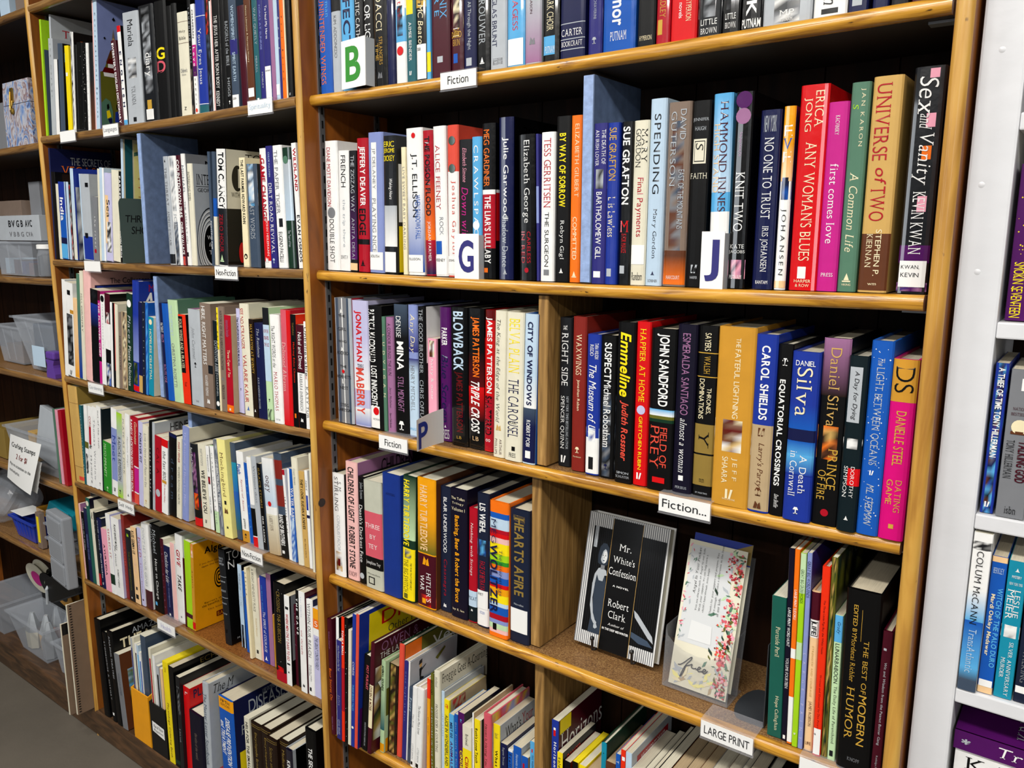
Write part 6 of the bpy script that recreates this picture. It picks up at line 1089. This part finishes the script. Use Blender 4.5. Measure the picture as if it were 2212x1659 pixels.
mb = MB(); mb.box((.055, -.002, .12), (.073, 0, .16), LC['goldbrown']); mb.tube([(.06, -.003, .15), (.06, -.006, .11), (.064, -.006, .1), (.07, -.006, .11), (.07, -.003, .125)], .0022, 6, LC['gold']); mb.lathe((.064, -.002, .098), [(.009, 0), (.009, -.003), (.005, -.005)], 12, LC['goldbrown'], axis='y'); tag(mb.build('latch', mat('brass', lin('a8883c'), .35, metal=.9, bump=.05), o), label='brass latch')
block('storage_box', 'plain grey storage box left of the marbled box, top craft shelf', 'box', (-1.56, .05, CZ['C1']), (-1.385, .2, CZ['C1']+.135), 'grey')
block('binder', 'pale blue and white binder above the top craft shelf edge', 'binder', (-1.30, .03, 2.0752), (-1.24, .2, 2.2), 'paleblue')
block('binder', 'grey binder standing above the craft bay, right of pale binder', 'binder', (-1.225, .04, 2.0752), (-1.15, .2, 2.2), 'taupe')
# second craft shelf
open_bin('storage_bin', 'clear plastic bin of purple craft pieces below the lettered stencil box', -1.50, -1.255, .03, .2, CZ['C2'], .1, .008, M['bin'], cat='bin', group='clear plastic craft bins')
for i, (x, c) in enumerate(((-1.47, 'paleblue'), (-1.41, 'maroon'), (-1.36, 'indigo'), (-1.31, 'darkred'), (-1.28, 'indigoblack'))): block('craft_pack', '%s craft pack inside the clear bin, %s from left' % (word(c), ORD[i]), 'pack', (x-.013, .045, CZ['C2']+.003), (x+.013, .18, CZ['C2']+.05-.004*i), c, 'g')
o = block('stencil_box', 'white box of large black stencil letters on second craft shelf', 'box', (-1.545, .06, CZ['C2']+.102), (-1.262, .2, CZ['C2']+.176), 'silver', lid=0)
mb = MB()
for i, (t, x) in enumerate((('BV', .075), ('G B', .13), ('AVC', .19))):
    put(mb, t, 'b', .045, .02, (x, -.0006, .04), (1, 0, 0), (0, 0, 1), LC['charcoal']); put(mb, t[::-1], 'b', .045, .014, (x, -.0006, .012), (1, 0, 0), (0, 0, 1), LC['grey'])
mb.build('printed_letters', M['m'], o)
block('storage_box', 'small grey plastic box on top of the stencil box', 'box', (-1.58, .08, CZ['C2']+.177), (-1.42, .2, CZ['C2']+.222), 'taupe', 'g')
block('storage_box', 'upright grey box behind the stencil box on second craft shelf', 'box', (-1.405, .1, CZ['C2']+.177), (-1.335, .2, CZ['C2']+.275), 'grey')
o = thing('glass_jar', 'small glass jar of dark buttons with white lid', 'jar', (-1.195, .045, CZ['C2']))
mb = MB(); mb.lathe((0, 0, 0), [(.022, 0), (.027, .004), (.027, .062), (.023, .072), (.023, .08)], 20); mb.build('glass', M['bin'], o, smooth=True)
mb = MB(); mb.lathe((0, 0, .08), [(.0262, 0), (.0262, .011), (.023, .0125)], 20, LC['white']); mb.build('lid', M['m'], o, smooth=True)
mb = MB(); mb.lathe((0, 0, .003), [(.021, 0), (.0248, .004), (.0248, .056), (.01, .064)], 14, LC['black']); tag(mb.build('buttons', M['m'], o), kind='stuff')
# third craft shelf
open_bin('storage_bin', 'clear tapered bin with pale paper label and tall ribs on third craft shelf', -1.44, -1.175, .03, .2, CZ['C3'], .163, .05, M['bin'], group='clear plastic craft bins')
o = thing('paper_slip', 'white paper slip taped inside the tapered clear bin', 'paper', (-1.33, .0325, CZ['C3']+.02)); mb = MB(); mb.box((0, 0, 0), (.08, .0008, .06), LC['paleblue']); mb.build('sheet', M['paper'], o)
block('craft_pack', 'pale craft sheets filling the tapered clear bin', 'pack', (-1.375, .06, CZ['C3']+.004), (-1.24, .165, CZ['C3']+.14), 'slate', 'm')
open_bin('storage_bin', 'low clear bin with dark handle, left of the tapered bin', -1.66, -1.47, .06, .2, CZ['C3'], .12, .02, M['bin'], group='clear plastic craft bins')
block('craft_pack', 'dark craft tray inside the low clear bin', 'pack', (-1.62, .075, CZ['C3']+.003), (-1.5, .18, CZ['C3']+.06), 'taupe', 'm')
o = thing('hole_punch', 'purple plastic craft punch standing at the shelf edge', 'punch', (-1.172, .012, CZ['C3']))
mb = MB(); R = [(.026, 0), (.027, .012), (.020, .03), (.019, .038), (.026, .052)]
for z0_, z1_ in zip(R, R[1:]): mb.ring([(-z0_[0], 0, z0_[1]), (z0_[0], 0, z0_[1]), (z0_[0], .03, z0_[1]), (-z0_[0], .03, z0_[1])], [(-z1_[0], 0, z1_[1]), (z1_[0], 0, z1_[1]), (z1_[0], .03, z1_[1]), (-z1_[0], .03, z1_[1])], LC['purple'])
mb.poly([(-.026, 0, .052), (.026, 0, .052), (.026, .03, .052), (-.026, .03, .052)], LC['purple']); mb.build('body', mat('purple_plastic', lin('5c3a92'), .4, coat=.2), o)
mb = MB(); mb.box((-.026, 0, .0535), (.026, .03, .076)); mb.build('press_top', bpy.data.materials['purple_plastic'], o, bevel=.005)
for i, (x, c, h) in enumerate(((-1.52, 'olive', .2), (-1.44, 'navy', .185), (-1.38, 'mustard', .2), (-1.58, 'charcoal', .21))): block('craft_pack', '%s craft pack behind the clear bins on third craft shelf' % word(c), 'pack', (x, .203, CZ['C3']), (x+.05, .218, CZ['C3']+h-.02), c, 'm')
# fourth craft shelf
open_bin('storage_bin', 'clear bin of crafting stamps with white sign on its front', -1.56, -1.205, .02, .2, CZ['C4'], .125, .03, M['bin'], group='clear plastic craft bins', ribs=0)
o = thing('price_sign', 'white paper sign pricing crafting stamps two for a dollar', 'sign', (-1.425, .006, .743), None, (0, 0, 0))
mb = MB(); w, h = .212, .15; sk_ = lambda x, z: (x-.06*(1-z/h), -.0225-.003*math.sin(x*14)-.02*(1-z/h)*(x/w), z-.012*(x/w)*(1-z/h))
N = 8
for i in range(N):
    for j in range(N):
        x0, x1, z0_, z1_ = w*i/N, w*(i+1)/N, h*j/N, h*(j+1)/N; mb.poly([sk_(x0, z0_), sk_(x1, z0_), sk_(x1, z1_), sk_(x0, z1_)], LC['white'])
        if j < 5: mb.poly([(a+.0, b+.012+.012*(1-j/5)*(.2+i/N)*.5, c) for a, b, c in (sk_(x0, z0_), sk_(x0, z1_), sk_(x1, z1_), sk_(x1, z0_))], LC['white'])
wp = lambda v: V(sk_(v.x, v.z))+V((0, -.0009, 0))
for t, x0, x1, z, hh, c in (('Crafting Stamps', .02, .19, .108, .02, 'charcoal'), ('2 for $1', .065, .145, .077, .019, 'brick'), ('Pay no attention to the', .02, .185, .05, .0125, 'charcoal'), ('marked price.', .02, .11, .029, .0125, 'charcoal')): put(mb, t, 'r', x1-x0, hh, (x0, 0, z), (1, 0, 0), (0, 0, 1), LC[c], 0, 0, wp)
mb.build('sheet', M['paper'], o)
o = block('stamp_box', 'large pale grey stamp box sticking up out of the crafting stamps bin', 'box', (-1.455, .06, CZ['C4']+.035), (-1.315, .085, CZ['C4']+.20), 'silver', 'm'); o.rotation_euler = (-.1, .18, 0)
block('stamp_box', 'white stamp box right of the large pale box in the bin', 'box', (-1.31, .1, CZ['C4']+.004), (-1.243, .165, CZ['C4']+.19), 'ivory', 'm')
for i, (x, y, z, c) in enumerate(((-1.52, .07, .1, 'tan'), (-1.5, .11, .12, 'brown'), (-1.47, .15, .13, 'taupe'))): o = block('wood_stamp', '%s wooden stamp block in the crafting stamps bin, %s from left' % (word(c), ORD[i]), 'stamp', (x, y, CZ['C4']+.004), (x+.05, y+.03, CZ['C4']+z), c, 'm')
for i, (x, wd, c) in enumerate(((-1.196, .012, 'sage'), (-1.181, .014, 'pink'), (-1.162, .02, 'crimson'))): block('slim_binder', '%s slim binder standing right of the crafting stamps bin' % word(c), 'binder', (x, .015, CZ['C4']), (x+wd, .2, CZ['C4']+.225), c, 'g')
block('cardboard_box', 'brown cardboard box left of the crafting stamps bin', 'box', (-1.72, .03, CZ['C4']), (-1.60, .2, CZ['C4']+.1), 'goldbrown', 'm')
# fifth craft shelf
o = open_bin('plastic_basket', 'royal blue plastic basket on fifth craft shelf', -1.595, -1.425, .02, .18, CZ['C5'], .07, .02, mat('blue_basket_plastic', lin('1e3aa8'), .35, coat=.3), cat='basket', ribs=5)
o = block('white_card', 'small white card lying on the blue basket edge', 'card', (-1.62, .03, CZ['C5']+.0715), (-1.53, .1, CZ['C5']+.0735), 'white', 'm')
block('craft_pack', 'yellow labelled craft pack lying in the blue basket', 'pack', (-1.52, .07, CZ['C5']+.0755), (-1.44, .15, CZ['C5']+.096), 'mustard', 'g')
o = thing('plastic_case', 'turquoise plastic case tilted above small clear tubs', 'case', (-1.385, .04, CZ['C5']+.105), None, (0, .1, 0)); mb = MB(); mb.hexa([(0, 0, 0), (.175, 0, 0), (.175, .12, 0), (0, .12, 0), (.01, .01, .05), (.165, .01, .05), (.165, .11, .05), (.01, .11, .05)]); mm = mat('turquoise_plastic', lin('117f92'), .35, coat=.2); mb.build('body', mm, o, bevel=.004)
mb = MB(); mb.box((.09, -.004, .012), (.17, .0, .06)); mb.build('hinged_flap', mm, o, bevel=.002)
o = block('picture_frame', 'thin frame with yellow card beside the blue basket', 'frame', (-1.405, .02, CZ['C5']), (-1.375, .035, CZ['C5']+.118), 'taupe', 'm'); mb = MB(); mb.box((.008, -.0008, .02), (.022, 0, .105), LC['yellow']); mb.build('card_insert', M['m'], o)
for z in (0, .047): open_bin('plastic_tub', 'small clear plastic tub, %s of the stack under turquoise case' % ('lower' if z == 0 else 'upper'), -1.36, -1.235, .03, .13, CZ['C5']+z, .044, .008, M['bin'], cat='tub', rim=.005, group='small clear tubs', ribs=0)
o = thing('bead_organizer', 'grey translucent bead organizer case standing on end at shelf edge', 'organizer', (-1.196, -.0325, CZ['C5']-.03), None, (0, 0, -.1))
M['smoke'] = clear_mat('smoky_plastic', (.32, .34, .37), .8, .25)
mb = MB(); mb.box((0, 0, 0), (.128, .03, .215)); mb.build('case', M['smoke'], o, bevel=.005)
for i in range(3): mb = MB(); mb.box((.01, -.003, .012+i*.066), (.118, .001, .07+i*.066)); mb.build('compartment', M['smoke'], o, bevel=.004)
mb = MB(); mb.box((-.002, .002, .0), (.001, .026, .2), LC['black']); mb.build('hinge_edge', M['m'], o)
o = thing('plastic_bag', 'crumpled clear plastic bag at left of fifth craft shelf', 'bag', (-1.77, .08, CZ['C5']))
bm = bmesh.new(); bmesh.ops.create_icosphere(bm, subdivisions=4, radius=1); rn = random.Random(3); ph = [(V((rn.uniform(-1, 1), rn.uniform(-1, 1), rn.uniform(-1, 1))).normalized(), rn.uniform(4, 13), rn.random()*6) for _ in range(9)]
for v in bm.verts:
    k = 1+sum(.03*math.sin(p.dot(v.co)*f+q) for p, f, q in ph); v.co = V((v.co.x*.15*k, v.co.y*.09*k, .085+max(-.0845, v.co.z*.09*k)))
me = bpy.data.meshes.new('bag_film'); bm.to_mesh(me); bm.free(); me.materials.append(M['bin']); b_ = bpy.data.objects.new('bag_film', me); COL.objects.link(b_); b_.parent = o
# lowest craft shelf
open_bin('storage_bin', 'large clear bin of bagged craft pieces at the front of lowest craft shelf', -1.70, -1.425, .012, .125, CZ['C6'], .135, .045, M['bin'], group='clear plastic craft bins', ribs=0)
open_bin('storage_bin', 'clear bin far left on the lowest craft shelf, half out of view', -1.98, -1.765, .012, .2, CZ['C6'], .13, .04, M['bin'], group='clear plastic craft bins', ribs=0)
open_bin('storage_bin', 'small clear bin behind the propped brown boards', -1.40, -1.215, .03, .13, CZ['C6'], .105, .02, M['bin'], group='clear plastic craft bins', ribs=0)
rn = random.Random(9)
for i, (x, y, c) in enumerate(((-1.62, .06, 'ivory'), (-1.56, .08, 'peach'), (-1.5, .06, 'silver'), (-1.6, .13, 'blush'), (-1.53, .14, 'sage'), (-1.47, .13, 'white'), (-1.32, .1, 'beige'))):
    o = thing('craft_bag', '%s bagged craft piece in the lowest clear bins, %s from left' % (word(c), ORD[i]), 'bag', (x, y, CZ['C6']+.004), 'bagged craft pieces'); mb = MB(); q = [(.03*math.cos(t*1.0472)*rn.uniform(.7, 1.1), .022*math.sin(t*1.0472)*rn.uniform(.7, 1.1)) for t in range(6)]
    mb.ring([(a, b, 0) for a, b in q], [(a*1.15, b*1.15, .06) for a, b in q], LC[c]); mb.ring([(a*1.15, b*1.15, .06) for a, b in q], [(a*.3, b*.3, .125) for a, b in q], LC['silver']); mb.poly([(a, b, 0) for a, b in q][::-1], LC[c]); mb.poly([(a*.3, b*.3, .125) for a, b in q], LC['silver']); mb.build('filled_bag', M['g'], o, smooth=True)
for i, (x, z, r, c, c2) in enumerate(((-1.70, .30, .062, 'ivory', 'magenta'), (-1.60, .295, .058, 'black', 'mint'), (-1.51, .29, .052, 'mustard', 'charcoal'), (-1.40, .385, .04, 'grey', 'black'))):
    o = thing('ribbon_spool', '%s ribbon spool piled above the lowest clear bin, %s from left' % (word(c), ORD[i]), 'spool', (x, .13, z), 'ribbon spools', (.25, 0, .1))
    mb = MB(); mb.lathe((0, -.012, 0), [(.018, 0), (r, 0), (r, .003), (r*.8, .0035), (r*.8, .024), (r, .0245), (r, .027), (.018, .027)], 28, LC[c], axis='y'); mb.build('reel', M['p'], o, smooth=True)
    mb = MB(); mb.lathe((0, -.0135, 0), [(.016, 0), (r*.5, 0), (r*.5, .0006), (.016, .0008)], 24, LC[c2], axis='y'); mb.build('paper_label', M['m'], o)
o = thing('ribbon_box', 'dark tray holding the ribbon spools behind the large clear bin', 'tray', (-1.745, .145, CZ['C6'])); mb = MB(); mb.box((0, 0, 0), (.325, .07, .16), LC['black']); mb.build('body', M['m'], o, bevel=.004)
o = thing('black_pouch', 'padded black zip pouch above the propped brown boards', 'pouch', (-1.44, .045, CZ['C6']+.215), None, (0, -.42, 0)); mb = MB(); mb.box((0, 0, 0), (.24, .1, .085), LC['black']); mb.build('body', M['m'], o, bevel=.018)
mb = MB(); mb.tube([(.0, -.002, .005), (.03, -.004, .05), (.035, .03, .09)], .005, 8, LC['silver']); mb.build('strap', M['m'], o, smooth=True)
o = thing('black_tote', 'dark fabric tote filling the back of the lowest craft shelf', 'bag', (-1.405, .14, CZ['C6'])); mb = MB(); mb.box((0, 0, .0), (.28, .07, .2), LC['black']); mb.box((.01, .07, 0), (.21, .072, .11), LC['black']); mb.build('body', M['m'], o)
def panel_pad(label, A, rot, d, h, spiral):
    o = thing('chipboard_pad', label, 'pad', A, 'brown chipboard pads propped by the post', rot); mb = MB(); mb.box((.0062, 0, 0), (.0084, d, h)); mb.build('back_board', M['card'], o)
    mb = MB(); mb.box((0, .0015, .001), (.006, d-.001, h-.001), LC['ivory']); mb.box((-.0002, -.0008, 0), (.0062, .0012, h), LC['ivory']); mb.build('paper_sheets', M['paper'], o)
    if spiral:
        mb = MB(); n = 42
        for i in range(n): z = h*(i+.8)/(n+.6); mb.box((.0084, .004, z), (.0092, .010, z+.0026), LC['charcoal'])
        mb.build('spiral_binding', M['blackmetal'], o)
    else:
        mb = MB(); mb.box((.0084, 0, h*.88), (.0086, .03, h), LC['black']); mb.build('cloth_tape', M['m'], o)
panel_pad('brown chipboard sketch pad with black spiral edge, leaning against the post', (-1.0965, -.044, .0862), (0, 0, 0), .195, .35, True)
panel_pad('narrower brown chipboard pad left of the spiral sketch pad', (-1.1135, -.058, .0862), (0, 0, 0), .195, .29, False)
